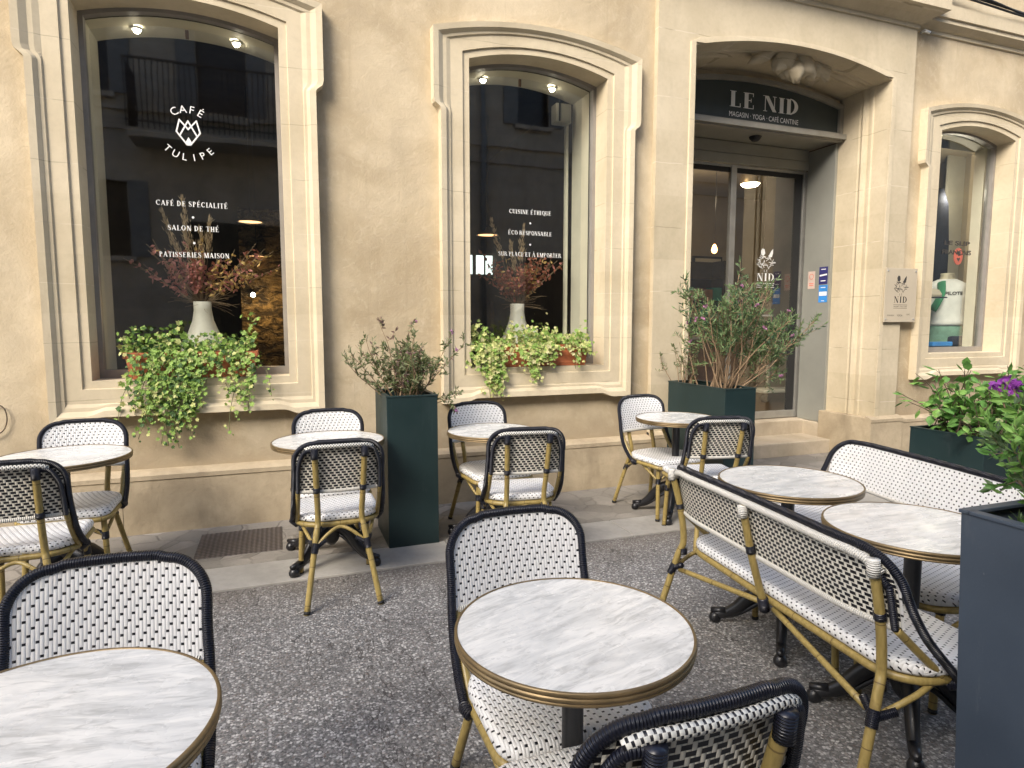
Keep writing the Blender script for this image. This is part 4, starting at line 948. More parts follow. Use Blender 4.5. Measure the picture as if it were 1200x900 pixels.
for k in range(26): S2.append((r6.uniform(1.50, 2.12), r6.gauss(0, .03), r6.uniform(.08, .20), 1.))
for k in range(8): S2.append((r6.uniform(2.12, 2.5), r6.gauss(0, .03), r6.uniform(.05, .12), 1.))
for k in range(10): S2.append((r6.uniform(1.47, 1.66), r6.gauss(-.01, .02), r6.uniform(.12, .26), 1.))
ivy_plant('variegated_ivy', 'pale variegated ivy trailing in three tails from the middle window', 1.49, 2.52, 5.01, 1.285, S2, [M['ivyA'], M['ivyB'], M['ivyD'], M['vine']], 9, 900, .046, .15, (.48, .40, .12))

def branch(r, p, d, L, n=6, droop=0., wob=.14):
    P = [Vector(p)]; d = Vector(d).normalized()
    for k in range(n):
        d = (d+rv3(r, wob)+Vector((0, 0, -droop))).normalized(); P.append(P[-1]+d*(L/n))
    return P
def shrub(name, label, cat, base, spread, stems, mats, seed, leafL, leafW, per, twig_r=.004, flowers=None, box=None, bare=.35, sub=5, subL=.16, up=.5, ovate=False, wts=None):
    """woody shrub: stems (dir, length), each with side twigs carrying leaves; flowers (material, count, size)"""
    r = random.Random(seed); t = empty(name, base, label=label, cat=cat); st = MB(); f = Fol(); tips = []
    nm = len(mats)-1; w_ = wts or [1]*nm
    for (ox, oy, d, L) in stems:
        P = branch(r, (ox, oy, 0), d, L, 7, -.02, .09); SP = smooth_path(P, 3); n = len(SP)
        st.tube(SP, [twig_r*(1.5-1.1*k/n) for k in range(n)], 6)
        for q in range(sub):
            u = bare+(1-bare)*(q+r.random())/sub; k = min(n-2, int(u*(n-1))); p = SP[k]; dd = (SP[k+1]-SP[k]).normalized()
            side = (dd*.6+rv3(r, .55)+Vector((0, 0, up*.5))).normalized(); LL = subL*r.uniform(.6, 1.3)*(1.1-.3*u)
            Q = branch(r, p, side, LL, 4, -.03, .16); st.tube(Q, [twig_r*.5*(1.1-.8*i/4) for i in range(5)], 5)
            tips.append(Q[-1]); mi_b = r.choices(range(nm), w_)[0]
            for j in range(per):
                s_ = .15+.85*(j+r.random())/per; i = min(3, int(s_*4)); p2 = Q[i].lerp(Q[i+1], s_*4-i); d2 = (Q[i+1]-Q[i]).normalized()
                ld = (d2*.55+rv3(r, .6)+Vector((0, 0, .25))).normalized()
                mi = mi_b if r.random() < .7 else r.choices(range(nm), w_)[0]
                f.leaf(p2, ld, leafL*r.uniform(.6, 1.2), leafW*r.uniform(.7, 1.2), mi, r=r)
    st.build('stem', mats[-1], t); f.build('foliage', mats[:-1], t)
    if flowers:
        fm, cnt, sz = flowers
        for p in r.sample(tips, min(cnt, len(tips))):
            fb = Fol()
            for q in range(9): fb.leaf(p+rv3(r, sz*.12), rv3(r)+Vector((0, 0, .4)), sz*r.uniform(.6, 1.1), sz*.7, 0, r=r)
            fb.build('flower', fm, t)
    return t
def planter(name, x0, x1, y0, y1, h, m, label, taper=None, soil=.10, z=.0):
    t = empty(name, ((x0+x1)/2, (y0+y1)/2, z), label=label, cat='planter', group=None); mb = MB()
    w, d = x1-x0, y1-y0; th = .012
    def ring(k, zz, i=0): return [(-w/2*k+i, -d/2*k+i, zz), (w/2*k-i, -d/2*k+i, zz), (w/2*k-i, d/2*k-i, zz), (-w/2*k+i, d/2*k-i, zz)]
    kb = taper or 1
    rs = [ring(kb, 0), ring(1, h), ring(1, h, th), ring(1, h-soil-.03, th)]
    mb.poly(rs[0][::-1])
    for A, B in zip(rs, rs[1:]): mb.strip(A, B, True)
    mb.build('box', m, t, bevel=.003)
    mb = MB(); e_ = .004
    for (cx_, cy_, dx_, dy_) in ((0, -d/2+.011, w+2*e_, .030), (0, d/2-.011, w+2*e_, .030), (-w/2+.011, 0, .030, d-.038), (w/2-.011, 0, .030, d-.038)): mb.box((cx_, cy_, h+.002), (dx_, dy_, .010))
    mb.build('folded_rim', m, t, bevel=.002)
    mb = MB(); n = 12; r = random.Random(2); vs = []; fs = []
    for i in range(n+1):
        for j in range(n+1): vs.append((-w/2+th+(w-2*th)*i/n, -d/2+th+(d-2*th)*j/n, h-soil+r.uniform(-.012, .012)))
    for i in range(n):
        for j in range(n): a = i*(n+1)+j; fs.append((a, a+n+1, a+n+2, a+1))
    mb.add(vs, fs); mb.build('soil', M['soil'], t)
    return t
P1 = planter('tall_planter', .625, .955, 4.0, 4.50, .985, M['plgreen'], 'tall dark green square planter against the wall between the two windows', z=.012)
P2 = planter('long_planter', 3.285, 3.585, 4.06, 4.84, .93, M['plgreen'], 'long dark green planter set end-on beside the shop doorway', z=.012)
P3 = planter('low_planter', 4.85, 6.10, 3.10, 3.69, .615, M['plgreen'], 'low dark green trough planter behind the far wicker bench', z=.0)
P4 = planter('foreground_planter', 1.655, 2.10, .56, 1.105, .98, M['plblue'], 'tall scuffed slate blue planter in the right foreground', taper=.90)
r7 = random.Random(6)
st = []
for k in range(30):
    a = r7.uniform(0, 2*PI); ti = r7.uniform(.08, .95); st.append((r7.uniform(-.09, .09), r7.uniform(-.1, .1), (math.cos(a)*ti*.8, math.sin(a)*ti*.7, 1), r7.uniform(.30, .54)))
st += [(-.05, 0, (-1.15, .1, .85), .48), (-.08, 0, (-.8, 0, 1), .46), (.05, 0, (.6, 0, 1.2), .56), (.05, -.05, (.5, -.1, 1.3), .58), (.1, -.05, (1.1, -.2, .45), .26), (0, 0, (.1, 0, 1), .58), (-.03, 0, (-.15, 0, 1), .60)]
shrub('olive_shrub', 'straggly grey-green shrub with tiny pink flowers in the tall wall planter', 'shrub', (.79, 4.21, .90), 0, st, [M['oliA'], M['oliB'], M['oliC'], M['twig']], 31, .036, .0105, 13, .003, (M['lilac'], 9, .022), sub=9, subL=.10, bare=.28, wts=[.5, .38, .12])
st = []
for k in range(30):
    a = r7.uniform(0, 2*PI); ti = r7.uniform(.10, .80); st.append((r7.uniform(-.05, .05), r7.uniform(-.20, .06), (math.cos(a)*ti+.28, math.sin(a)*ti*.75, 1), r7.uniform(.70, 1.04)))
st += [(.02, -.1, (1.05, -.1, .7), .76), (.03, -.1, (1.0, -.3, .85), .78), (.0, 0, (.95, -.1, .9), .92), (.05, -.15, (1.1, 0, .45), .54), (-.05, .1, (-.5, .2, 1), .7), (.03, -.12, (1.2, -.1, .7), .74), (-.04, -.1, (-.55, -.1, 1), .62)]
shrub('feathery_shrub', 'wide feathery shrub with bare brown stems and pink flowers by the doorway', 'shrub', (3.46, 4.42, .845), 0, st, [M['milA'], M['milB'], M['milC'], M['twig']], 12, .048, .0105, 17, .0052, (M['mauveF'], 20, .026), sub=11, subL=.19, bare=.50, wts=[.42, .42, .16])
st = [(r7.uniform(-.05, .05), r7.uniform(-.05, .05), (r7.gauss(-.1, .35), r7.gauss(0, .3), 1), r7.uniform(.28, .5)) for k in range(11)]
shrub('small_thin_shrub', 'small thin brown-stemmed sprig at the back of the doorway planter', 'shrub', (3.38, 4.72, .845), 0, st, [M['oliA'], M['oliB'], M['twig']], 44, .026, .014, 6, .003, sub=5, subL=.07, bare=.45)
# broad-leaved plant in the low planter
def broad(name, label, base, stems, mats, seed, L, W, n, flowers=None, wts=None, st_r=.004):
    r = random.Random(seed); t = empty(name, base, label=label, cat='plant'); st = MB(); f = Fol(); tips = []
    for (ox, oy, d, ln) in stems:
        P = smooth_path(branch(r, (ox, oy, 0), d, ln, 6, .03, .13), 3); m_ = len(P); st.tube(P, [st_r*(1.3-.8*k/m_) for k in range(m_)], 6); tips.append(P[-1])
        for q in range(n):
            u = .22+.78*(q+r.random())/n; k = min(m_-2, int(u*(m_-1))); dd = (P[k+1]-P[k]).normalized(); sd = (dd*.35+rv3(r, .75)+Vector((0, 0, .1))).normalized()
            p0 = P[k]; p1 = p0+sd*(L*.35); st.tube([p0, p1], .0014, 4)
            ld = (sd+Vector((0, 0, -.35))).normalized(); mi = r.choices(range(len(mats)-1), wts)[0]
            nn = Vector((r.gauss(0, .4), r.gauss(0, .4), 1)); sdv = ld.cross(nn).normalized(); a = ld.orthogonal().normalized(); b = ld.cross(a)
            f.leaf(p1, ld, L*r.uniform(.55, 1.2), W*r.uniform(.7, 1.15), mi, roll=math.atan2(sdv.dot(b), sdv.dot(a)), fold=.12, r=r)
    st.build('stem', mats[-1], t); f.build('foliage', mats[:-1], t)
    if flowers:
        fm, pts, sz = flowers; fb = Fol()
        for p in (pts if pts else tips[:3]):
            for q in range(16): fb.leaf(Vector(p)+rv3(r, sz*.25), rv3(r)+Vector((0, 0, .2)), sz*r.uniform(.6, 1.1), sz*.75, 0, r=r)
        fb.build('flower', fm, t)
    return t
st = [(r7.uniform(-.58, .20), r7.uniform(-.24, .2), (r7.gauss(-.05, .32), r7.gauss(-.1, .3), 1), r7.uniform(.36, .68)) for k in range(58)]
broad('leafy_plant', 'broad-leaved green plant filling the low planter behind the far bench', (5.47, 3.40, .54), st, [M['broA'], M['broB'], M['broC'], M['twigd']], 17, .092, .068, 12, wts=[.66, .30, .04])
st = [(r7.uniform(-.56, .3), r7.uniform(-.26, -.1), (r7.gauss(-.1, .5), -.5, .8), r7.uniform(.14, .24)) for k in range(34)]
broad('variegated_plant', 'low cream-edged variegated leaves along the rim of the low planter', (5.47, 3.40, .54), st, [M['broC'], M['broB'], M['vine']], 18, .05, .036, 8, wts=[.4, .6])
st = []
for k in range(46):
    a = r7.uniform(0, 2*PI); ti = r7.uniform(.05, .85); st.append((r7.uniform(-.10, .18), r7.uniform(-.17, .17), (math.cos(a)*ti*.8+.10, math.sin(a)*ti+.06, 1), r7.uniform(.24, .48)))
fsh = shrub('flowering_shrub', 'dense green shrub with purple flowers growing in the foreground planter', 'shrub', (1.93, .85, .89), 0, st, [M['milA'], M['broA'], M['broB'], M['twig']], 23, .042, .015, 15, .003, (M['purple'], 9, .026), sub=9, subL=.11, bare=.2, wts=[.42, .30, .28])
for fx_, fy_, fz_ in ((1.85, 1.165, 1.30), (1.86, 1.125, 1.292), (1.88, 1.14, 1.305)):
    fb = Fol(); c_ = Vector((fx_, fy_, fz_))-fsh.location
    for q in range(16): fb.leaf(c_+rv3(rnd, .006), rv3(rnd), .024*rnd.uniform(.7, 1.1), .018, 0)
    fb.build('flower', M['purple'], fsh)
    sb = MB(); sb.tube(smooth_path([(0, .1, .1), (c_.x*.6, c_.y*.7+.03, c_.z*.6), tuple(c_)], 5), .0022, 5); sb.build('stem', M['twig'], fsh)
    lb = Fol()
    for q in range(26):
        u = rnd.uniform(.35, .97); p_ = Vector((0, .1, .1)).lerp(c_, u); lb.leaf(p_, rv3(rnd)+Vector((-.2, .4, .7)), .042*rnd.uniform(.7, 1.2), .015, rnd.randrange(2))
    lb.build('foliage', [M['milA'], M['broB']], fsh)

def dried(name, label, base, seed, pamp, cl, mats_l, spread):
    r = random.Random(seed); t = empty(name, base, label=label, cat='dried bouquet', group='dried bouquets in the windows'); st = MB(); f = Fol(); pm = Fol()
    for k in range(58):
        a = r.uniform(0, 2*PI); ti = r.uniform(.15, 1.15)*spread; d = Vector((math.cos(a)*ti, math.sin(a)*ti*.42, 1)); L = r.uniform(.28, .52)*(1+.4*min(1, abs(d.x)))
        P = smooth_path(branch(r, (0, 0, -.06), d, L, 5, .02, .07), 2); st.tube(P, .0018, 4)
        m0 = 0 if d.x < 0 or r.random() < .35 else r.choice((0, 1, 1, 2)); m_ = len(P)
        for q in range(12):
            i = int((.40+.60*q/12)*(m_-1)); p = P[min(i, m_-1)]+rv3(r, .008)
            f.leaf(p, rv3(r)+Vector((0, 0, .1)), r.uniform(.028, .052), r.uniform(.020, .034), m0 if r.random() < .8 else r.randrange(3), r=r)
    for k in range(46):
        a = r.uniform(0, 2*PI); d = Vector((math.cos(a)*.9*spread, math.sin(a)*.35, r.uniform(-.2, 1))); st.tube(branch(r, (0, 0, -.02), d, r.uniform(.1, .3), 4, .05, .12), .0012, 4)
    for dx, L in pamp:
        P = smooth_path(branch(r, (0, 0, -.05), (dx, r.uniform(-.1, .1), 1), L, 6, -.01, .03), 3); st.tube(P, .0025, 5)
        for q in range(150):
            i = int((.55+.45*r.random())*(len(P)-1)); d = (P[-1]-P[-4]).normalized(); w = .015 if i < len(P)-4 else .006
            pm.leaf(P[i]+rv3(r, w), d+rv3(r, .22), r.uniform(.03, .055), .006, 0, r=r)
    st.build('stem', M['twig'], t); f.build('foliage', mats_l, t); pm.build('plume', M['pamp'], t)
dried('dried_bouquet', 'dried bouquet of dusty pink leaves and pale plumes in the large left window', (-.545, 5.42, 1.64), 3, ((-.42, .78), (-.10, .86), (.06, .72), (.03, .60), (-.24, .6)), 0, [M['dryP'], M['dryO'], M['dryR']], 1.25)
dried('dried_bouquet', 'rust and ochre dried bouquet with two plumes in the middle window', (2.045, 5.42, 1.65), 14, ((-.34, .84), (.03, .78), (.02, .62)), 0, [M['dryR'], M['dryO'], M['dryP']], 1.0)

# ==================================================================== FURNITURE
def interp(p, q, n): return [Vector(p).lerp(Vector(q), k/n) for k in range(n+1)]
def furniture(name, hw, label, cat, group, bench=False):
    """rattan bistro chair (hw = half width) facing local +y, or the bench of the same make"""
    t = empty(name, (0, 0, 0), label=label, cat=cat, group=group)
    b = .205; ZS = .462; cr = .15 if not bench else .14
    H = .815 if bench else .862
    def bind(parent, path, r, m='bind', seg=10):
        mb = MB(); mb.tube(path, r, seg); return mb.build('binding', M[m], parent)
    # seat ---------------------------------------------------------------
    N = 96; a_ = hw-.006
    def outline(k=1., infl=0.):
        pts = []; aa, bb = a_*k+infl, b*k+infl; cf = max(.004, min((.060 if not bench else .10)*k+infl, bb*.9)); cb_ = min(cr*k+infl, bb*.9)
        for cx_, cy_, q, c_ in [(aa-cf, bb-cf, 0, cf), (-(aa-cf), bb-cf, 1, cf), (-(aa-cb_), -(bb-cb_), 2, cb_), (aa-cb_, -(bb-cb_), 3, cb_)]:
            for i in range(N//4):
                an = PI/2*(q+i/(N//4-1)); pts.append((cx_+c_*math.cos(an), cy_+c_*math.sin(an)))
        return pts
    rings = [(.02, 0, -.016), (.3, 0, -.015), (.6, 0, -.011), (.85, 0, -.003), (.94, 0, .0), (.985, 0, -.003), (1., .003, -.010), (1., .006, -.019), (1., .006, -.030), (1., .002, -.038), (.97, 0, -.041), (.02, 0, -.036)]
    rows = []; uvr = []; full = outline(1., 0)
    for ri, (k, inf, dz) in enumerate(rings):
        o_ = outline(k, inf); uu = []; drop = max(0, -dz-.003) if 5 < ri < 10 else 0
        for (x, y), (fx, fy) in zip(o_, full):
            z = ZS+dz-(.014*max(0, (y/b-.55)/.45)**2 if ri < 11 else 0)
            if abs(fy) > b*.6 or bench and abs(fx) < hw*.9: uu.append((x+.5, y+math.copysign(drop, y)+.5))
            else: uu.append((x+math.copysign(drop, x)+.5, y+.5))
            if len(rows) == ri: rows.append([])
            rows[ri].append((x, y, z))
        uvr.append(uu)
    vs = [p for row in rows for p in row]; fs = []; uv = []
    for i in range(len(rows)-1):
        for k in range(N):
            k2 = (k+1) % N; fs.append((i*N+k, (i+1)*N+k, (i+1)*N+k2, i*N+k2)); uv.append([uvr[i][k], uvr[i+1][k], uvr[i+1][k2], uvr[i][k2]])
    fs.append(tuple(range(N))); uv.append([uvr[0][k] for k in range(N)])
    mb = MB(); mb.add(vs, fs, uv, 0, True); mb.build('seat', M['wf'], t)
    mb = MB(); mb.tube([(x, y, ZS-.057-.010*max(0, (y/b-.55)/.45)**2) for x, y in outline(.985)], .0145, 10, closed=True); mb.build('seat_frame', M['bamboo'], t)
    # back surface --------------------------------------------------------
    xo = hw-.002; cr2 = .098 if not bench else .115; zb = .605 if not bench else .585; zt = H+.002; ph = xo-.003
    def ysurf(x, z):
        yc = -.270-.19*(z-.6)
        if bench: q = max(0, (abs(x)-(hw-.24))/.24); return yc+.045*q*q
        return yc-.004+.026*(x/.2)**2
    def ztop(x):
        ax = abs(x)-(ph-cr2); bow = .007*(1-(x/ph)**2)
        return zt-.007+bow if ax <= 0 else zt-.007+bow-cr2+math.sqrt(max(0, cr2**2-ax**2))
    NX = 80 if bench else 40; NZ = 12; mb = MB()
    for face, dy in ((0, .006), (1, -.006)):
        vs = []; uvv = []; fs = []; uv = []
        for i in range(NX+1):
            s_ = -1+2*i/NX; x = ph*math.copysign(1-(1-abs(s_))**1.3, s_)
            for j in range(NZ+1):
                z = zb+(ztop(x)-zb)*j/NZ; vs.append((x, ysurf(x, z)+dy, z)); uvv.append((x+.5, z))
        for i in range(NX):
            for j in range(NZ):
                q = [i*(NZ+1)+j, (i+1)*(NZ+1)+j, (i+1)*(NZ+1)+j+1, i*(NZ+1)+j+1]
                if face == 0: q = q[::-1]
                fs.append(tuple(q)); uv.append([uvv[k] for k in q])
        mb.add(vs, fs, uv, face, True)
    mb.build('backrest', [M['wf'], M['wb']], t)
    # outer loop ----------------------------------------------------------
    rf = .0140; yl = ysurf(ph, .62)
    if bench: side = [(xo+.012, -.015, .405), (xo+.010, -.08, .475), (xo+.007, -.145, .55), (xo+.003, -.195, .63)]
    else: side = [(xo+.014, -.070, .405), (xo+.012, -.140, .452), (xo+.008, -.205, .525), (xo+.004, yl+.008, .61)]
    zc = zt-.002-cr2; arc = []
    if not bench: side.append((xo, ysurf(ph, .69)+.002, .69))
    for q in range(0, 7):
        an = PI/2*q/6; x = xo-cr2+cr2*math.cos(an); z = zc+cr2*math.sin(an); arc.append((x, ysurf(min(x, ph), z)+.001+(.018*(1-q/6)**2 if bench else 0), z))
    mid = [(x, ysurf(x, H), zt-.002+.007*(1-(x/xo)**2)) for x in ([(xo-cr2)*(1-2*q/12) for q in range(1, 12)])]
    half = side+arc; fullp = half+mid+[(-x, y, z) for x, y, z in half[::-1]]
    SP = resample(smooth_path(fullp, 8), .0027)
    mb = MB(); mb.tube(SP, [rf*(1.0 if (k % 2) else .93) for k in range(len(SP))], 12); mb.build('back_frame', M['bind'], t)
    pxs = hw-.112 if not bench else hw-.052
    for s_ in (-1, 1):
        up_ = [(s_*(pxs+.01), ysurf(pxs, zt-.03)-.024, zt-.034), (s_*(ph-.05), ysurf(ph-.05, zt-.04)-.022, zt-.042), (s_*(ph-.022), ysurf(ph, zt-.10)-.022, zt-.10), (s_*(ph-.014), ysurf(ph, .70)-.020, .70), (s_*(ph-.012), ysurf(ph, zb)-.016, zb-.004)]
        mb = MB(); mb.tube(resample(smooth_path(up_, 6), .0055), .0115, 8); mb.build('side_binding', M['bind'], t)
        ye = side[0][1]
        lo_ = [(s_*(ph-.012), ysurf(ph, zb)-.014, zb), (s_*(ph-.010), (ysurf(ph, zb)+ye)/2-.03, .50), (s_*(ph-.008), ye-.02, .395)]
        mb = MB(); mb.tube(smooth_path(lo_, 8), .0125, 10); so_ = mb.build('side_strut', M['bamboo'], t)
        bind(so_, [(s_*(ph-.010), ye-.022, .388), (s_*(xo+.014), ye+.004, .405), (s_*(xo+.004), ye+.03, .398)], .019)
    # top lacing (white rail on the bench) and bottom rail --------------------
    ex_ = .055 if not bench else .02; xs = [-(pxs+ex_)+2*(pxs+ex_)*q/24 for q in range(25)]
    mb = MB(); mb.tube([(x, ysurf(x, ztop(x))-.014, ztop(x)-(.016 if not bench else .020)) for x in xs], .0118 if not bench else .0145, 10); mb.build('lacing' if not bench else 'top_rail', M['bindw'] if bench else M['lace'], t)
    xs = [-ph+.012+(2*ph-.024)*q/24 for q in range(25)]
    mb = MB(); mb.tube([(x, ysurf(x, zb)-.002, zb) for x in xs], .0115, 10); mb.build('bottom_rail', M['bindw'], t)
    # legs ------------------------------------------------------------------
    px = .112 if not bench else hw-.052
    fx = .186 if not bench else hw-.005
    for s_ in (-1, 1):
        ys = ysurf(px, .60)-.022
        P = [(s_*fx, -.372, 0), (s_*(px+.014), -.272, .36), (s_*px, -.246, .45), (s_*(px+.004), ys, .605), (s_*(px+.012), ysurf(px, zt)-.026, zt-.030)]
        mb = MB(); mb.tube(smooth_path(P, 8), .0152, 12); lg = mb.build('rear_leg', M['bamboo'], t)
        bind(lg, smooth_path([P[3], Vector(P[3]).lerp(Vector(P[4]), .12)], 2), .0185)
        bind(lg, [Vector(P[4])+Vector((0, .004, -.045)), Vector(P[4])+Vector((0, .0, .006))], .0190, 'bindw' if bench else 'bind', 12)
        bind(lg, [(s_*px, -.246, .412), (s_*px, -.246, .385)], .019)
        bind(lg, [(s_*(px+.015), -.279, .335), (s_*(px+.025), -.296, .287)], .0185)
        bind(lg, [(s_*(px+.02), -.284, .312), (s_*(px-.035), -.272, .345)], .0135, seg=8); bind(lg, [(s_*(px+.02), -.284, .312), (s_*(px+.042), -.225, .335)], .0135, seg=8)
        mb = MB(); d_ = (Vector(P[1])-Vector(P[0])).normalized(); mb.tube([Vector(P[0])+d_*.003, Vector(P[0])+d_*.018], .0165, 12); mb.build('foot_cap', M['rubber'], lg)
        mb = MB(); mb.tube(smooth_path([(s_*(px+.02), -.284, .312), (s_*(px+.062 if not bench else px+.04), -.16, .37), (s_*(hw-.03), -.06, .398)], 6), .0095, 8); mb.build('brace', M['bamboo'], t)
        fxx = hw-.045
        Q = [(s_*(fxx+.018), .178, 0), (s_*fxx, .155, .405)]
        mb = MB(); mb.tube(interp(Q[0], Q[1], 8), .0150, 12); lg = mb.build('front_leg', M['bamboo'], t)
        bind(lg, [(s_*fxx, .155, .415), (s_*(fxx+.001), .156, .380)], .0185); bind(lg, [(s_*(fxx+.004), .159, .315), (s_*(fxx+.006), .162, .275)], .0185)
        bind(lg, [(s_*(fxx+.002), .158, .30), (s_*(fxx-.04), .165, .325)], .013, seg=8)
        mb = MB(); mb.tube([(s_*(fxx+.018), .178, .002), (s_*(fxx+.0172), .177, .018)], .0165, 12); mb.build('foot_cap', M['rubber'], lg)
        mb = MB(); mb.tube(smooth_path([(s_*fxx, .16, .295), (s_*(fxx-.06), .175, .345), (s_*(fxx-.13 if not bench else fxx-.30), .185, .39)], 6), .0095, 8); mb.build('brace', M['bamboo'], t)
        mb = MB(); mb.tube(smooth_path([(s_*fxx, .155, .295), (s_*(fxx+.018), .09, .345), (s_*(fxx+.025), .01, .392)], 6), .0095, 8); mb.build('brace', M['bamboo'], t)
    if bench:
        for yy, zz in ((-.272, .318), (.14, .30)):
            for s_ in (-1, 1):
                mb = MB(); mb.tube(interp((s_*(px-.02 if yy < 0 else hw-.06), yy, zz), (s_*.03, yy*.75, .380), 6), .0115, 10); mb.build('brace', M['bamboo'], t)
        P = [(0, -.22, .375), (0, -.246, .45), (0, ysurf(0, .6)-.022, .60), (0, ysurf(0, zt)-.026, zt-.030)]
        mb = MB(); mb.tube(smooth_path(P, 8), .0145, 12); lg = mb.build('middle_post', M['bamboo'], t)
        bind(lg, [P[2], Vector(P[2])+Vector((0, -.006, .03))], .018); bind(lg, [(0, -.222, .365), (0, -.234, .415)], .021); bind(lg, [Vector(P[3])+Vector((0, .004, -.045)), P[3]], .0185, 'bindw')
        for xx in (-.06, .06):
            mb = MB(); mb.tube(interp((xx, .178, 0), (xx, .155, .40), 6), .015, 12); lg = mb.build('front_leg', M['bamboo'], t)
    else:
        mb = MB(); mb.tube(smooth_path([(-px-.02, -.284, .312), (-px*.55, -.262, .375), (0, -.240, .398), (px*.55, -.262, .375), (px+.02, -.284, .312)], 6), .0095, 8); mb.build('brace', M['bamboo'], t)
    return t
def table_proto(D, label):
    t = empty('bistro_table', (0, 0, 0), label=label, cat='table', group='round marble-topped bistro tables'); r = D/2
    mb = MB(); mb.lathe([(0, .742), (r*.3, .742), (r*.6, .742), (r-.006, .742), (r-.004, .738)], seg=96, smooth=False); mb.build('tabletop', M['marble'], t)
    mb = MB(); mb.lathe([(r-.0075, .7405), (r-.006, .7445), (r-.002, .7445), (r, .742), (r+.001, .738), (r, .7345), (r-.0025, .7335), (r-.0025, .732), (r+.0005, .731), (r+.001, .726), (r-.001, .7225), (r-.0035, .7215), (r-.0035, .7195), (r-.001, .7185), (r-.002, .714), (r-.010, .712), (0, .712)], seg=96); mb.build('rim', M['brass'], t)
    mb = MB(); mb.lathe([(.0, .704), (.11, .704), (.115, .698), (.06, .692), (.034, .68), (.027, .66), (.026, .34), (.030, .335), (.034, .325), (.030, .315), (.036, .30), (.052, .29), (.058, .275), (.05, .262), (.045, .25), (.060, .235), (.064, .215), (.055, .195), (.05, .15), (.035, .11), (.015, .085), (0, .08)], seg=28); mb.build('column', M['iron'], t)
    for q in range(4):
        a = PI/4+q*PI/2; ca, sa = math.cos(a), math.sin(a)
        P = smooth_path([(.03, 0, .215), (.085, 0, .200), (.140, 0, .150), (.190, 0, .088), (.240, 0, .050), (.28, 0, .036)], 5)
        n = len(P); rr = [.040-.020*k/n for k in range(n)]
        mb = MB(); mb.tube([(p[0]*ca, p[0]*sa, p[2]) for p in P], rr, 10, squash=.75)
        P2 = smooth_path([(.05, 0, .16), (.10, 0, .13), (.15, 0, .085), (.20, 0, .05), (.25, 0, .035)], 4); mb.tube([(p[0]*ca, p[0]*sa, p[2]) for p in P2], .011, 8)
        lg = mb.build('foot', M['iron'], t)
        mb = MB(); mb.lathe([(0, 0), (.020, .001), (.026, .012), (.026, .026), (.021, .04), (.012, .05), (0, .053)], (.282*ca, .282*sa, 0), 18); mb.tube([(.235*ca, .235*sa, .062), (.30*ca, .30*sa, .058)], [.02, .012], 8); mb.build('ball_toe', M['iron'], lg)
    return t
TB = table_proto(.572, 'white marble bistro table nearest the camera at centre, a chair on either side')
tables = [('front', .643, 1.318, .3, None),
          ('left', -.43, 1.285, -.2, 'large white marble bistro table in the bottom left corner of the terrace'),
          ('wall1', -1.115, 3.97, .1, 'marble bistro table under the hanging ivy at far left'),
          ('wall2', .265, 3.97, .02, 'marble bistro table beside the tall dark green wall planter'),
          ('wall3', 1.315, 3.95, .15, 'marble bistro table below the middle window'),
          ('wall4', 2.80, 4.01, .05, 'marble bistro table at the wall beside the long doorway planter'),
          ('b1', 2.195, 2.25, .0, 'farther marble table between the two wicker benches'),
          ('b2', 2.125, 1.575, .0, 'nearer marble table between the benches, partly behind the slate planter')]
for nm, x, y, rz, lb in tables:
    o = TB if lb is None else dup(TB, (x, y, 0), rz, lb)
    o.location = (x, y, .013 if y > 3.68 else 0); o.rotation_euler = (0, 0, rz)
    k_ = dict(wall1=1.14, wall2=1.17, wall3=1.06, wall4=1.06, b1=1.09, b2=1.06, left=1.05).get(nm, 1); o.scale = (k_, k_, 1)
CH = furniture('bistro_chair', .223, 'woven bistro chair behind the nearest centre table, seat front towards us', 'chair', 'woven black and white bistro chairs')
chairs = [(.685, 1.535, 180, None),
          (.632, 1.100, 0, 'chair seen from behind at the bottom edge, tucked under the nearest centre table'),
          (-.43, 1.50, 178, 'chair behind the big bottom-left table, only its white back showing'),
          (-1.115, 4.10, 180, 'chair with its back to the wall at the far left ivy table'),
          (-1.15, 3.58, 2, 'chair seen from behind at the far left edge, at the ivy table'),
          (.285, 4.08, 179, 'chair against the wall beside the tall green planter, mostly hidden by its table'),
          (.27, 3.60, 0, 'chair seen from behind in front of the tall green planter'),
          (1.375, 4.12, 186, 'chair against the wall below the middle window box'),
          (1.36, 3.61, -9, 'chair seen from behind in front of the middle window'),
          (2.74, 4.08, 187, 'chair against the wall left of the long doorway planter'),
          (2.71, 3.57, -14, 'chair seen from behind at the doorway table, tucked behind the near bench')]
for x, y, a, lb in chairs:
    o = CH if lb is None else dup(CH, (0, 0, 0), 0, lb)
    o.location = (x, y, .013 if y > 3.8 else 0); o.rotation_euler = (0, 0, R(a))
BN = furniture('wicker_bench', .622, 'near wicker bench seen from behind with bamboo posts and white rails', 'bench', 'woven black and white benches', True)
BN.location = (1.945, 1.84, 0); BN.rotation_euler = (0, 0, R(-95.5))
b2 = dup(BN, (2.56, 2.12, 0), R(79), 'far wicker bench facing us across the two marble tables')

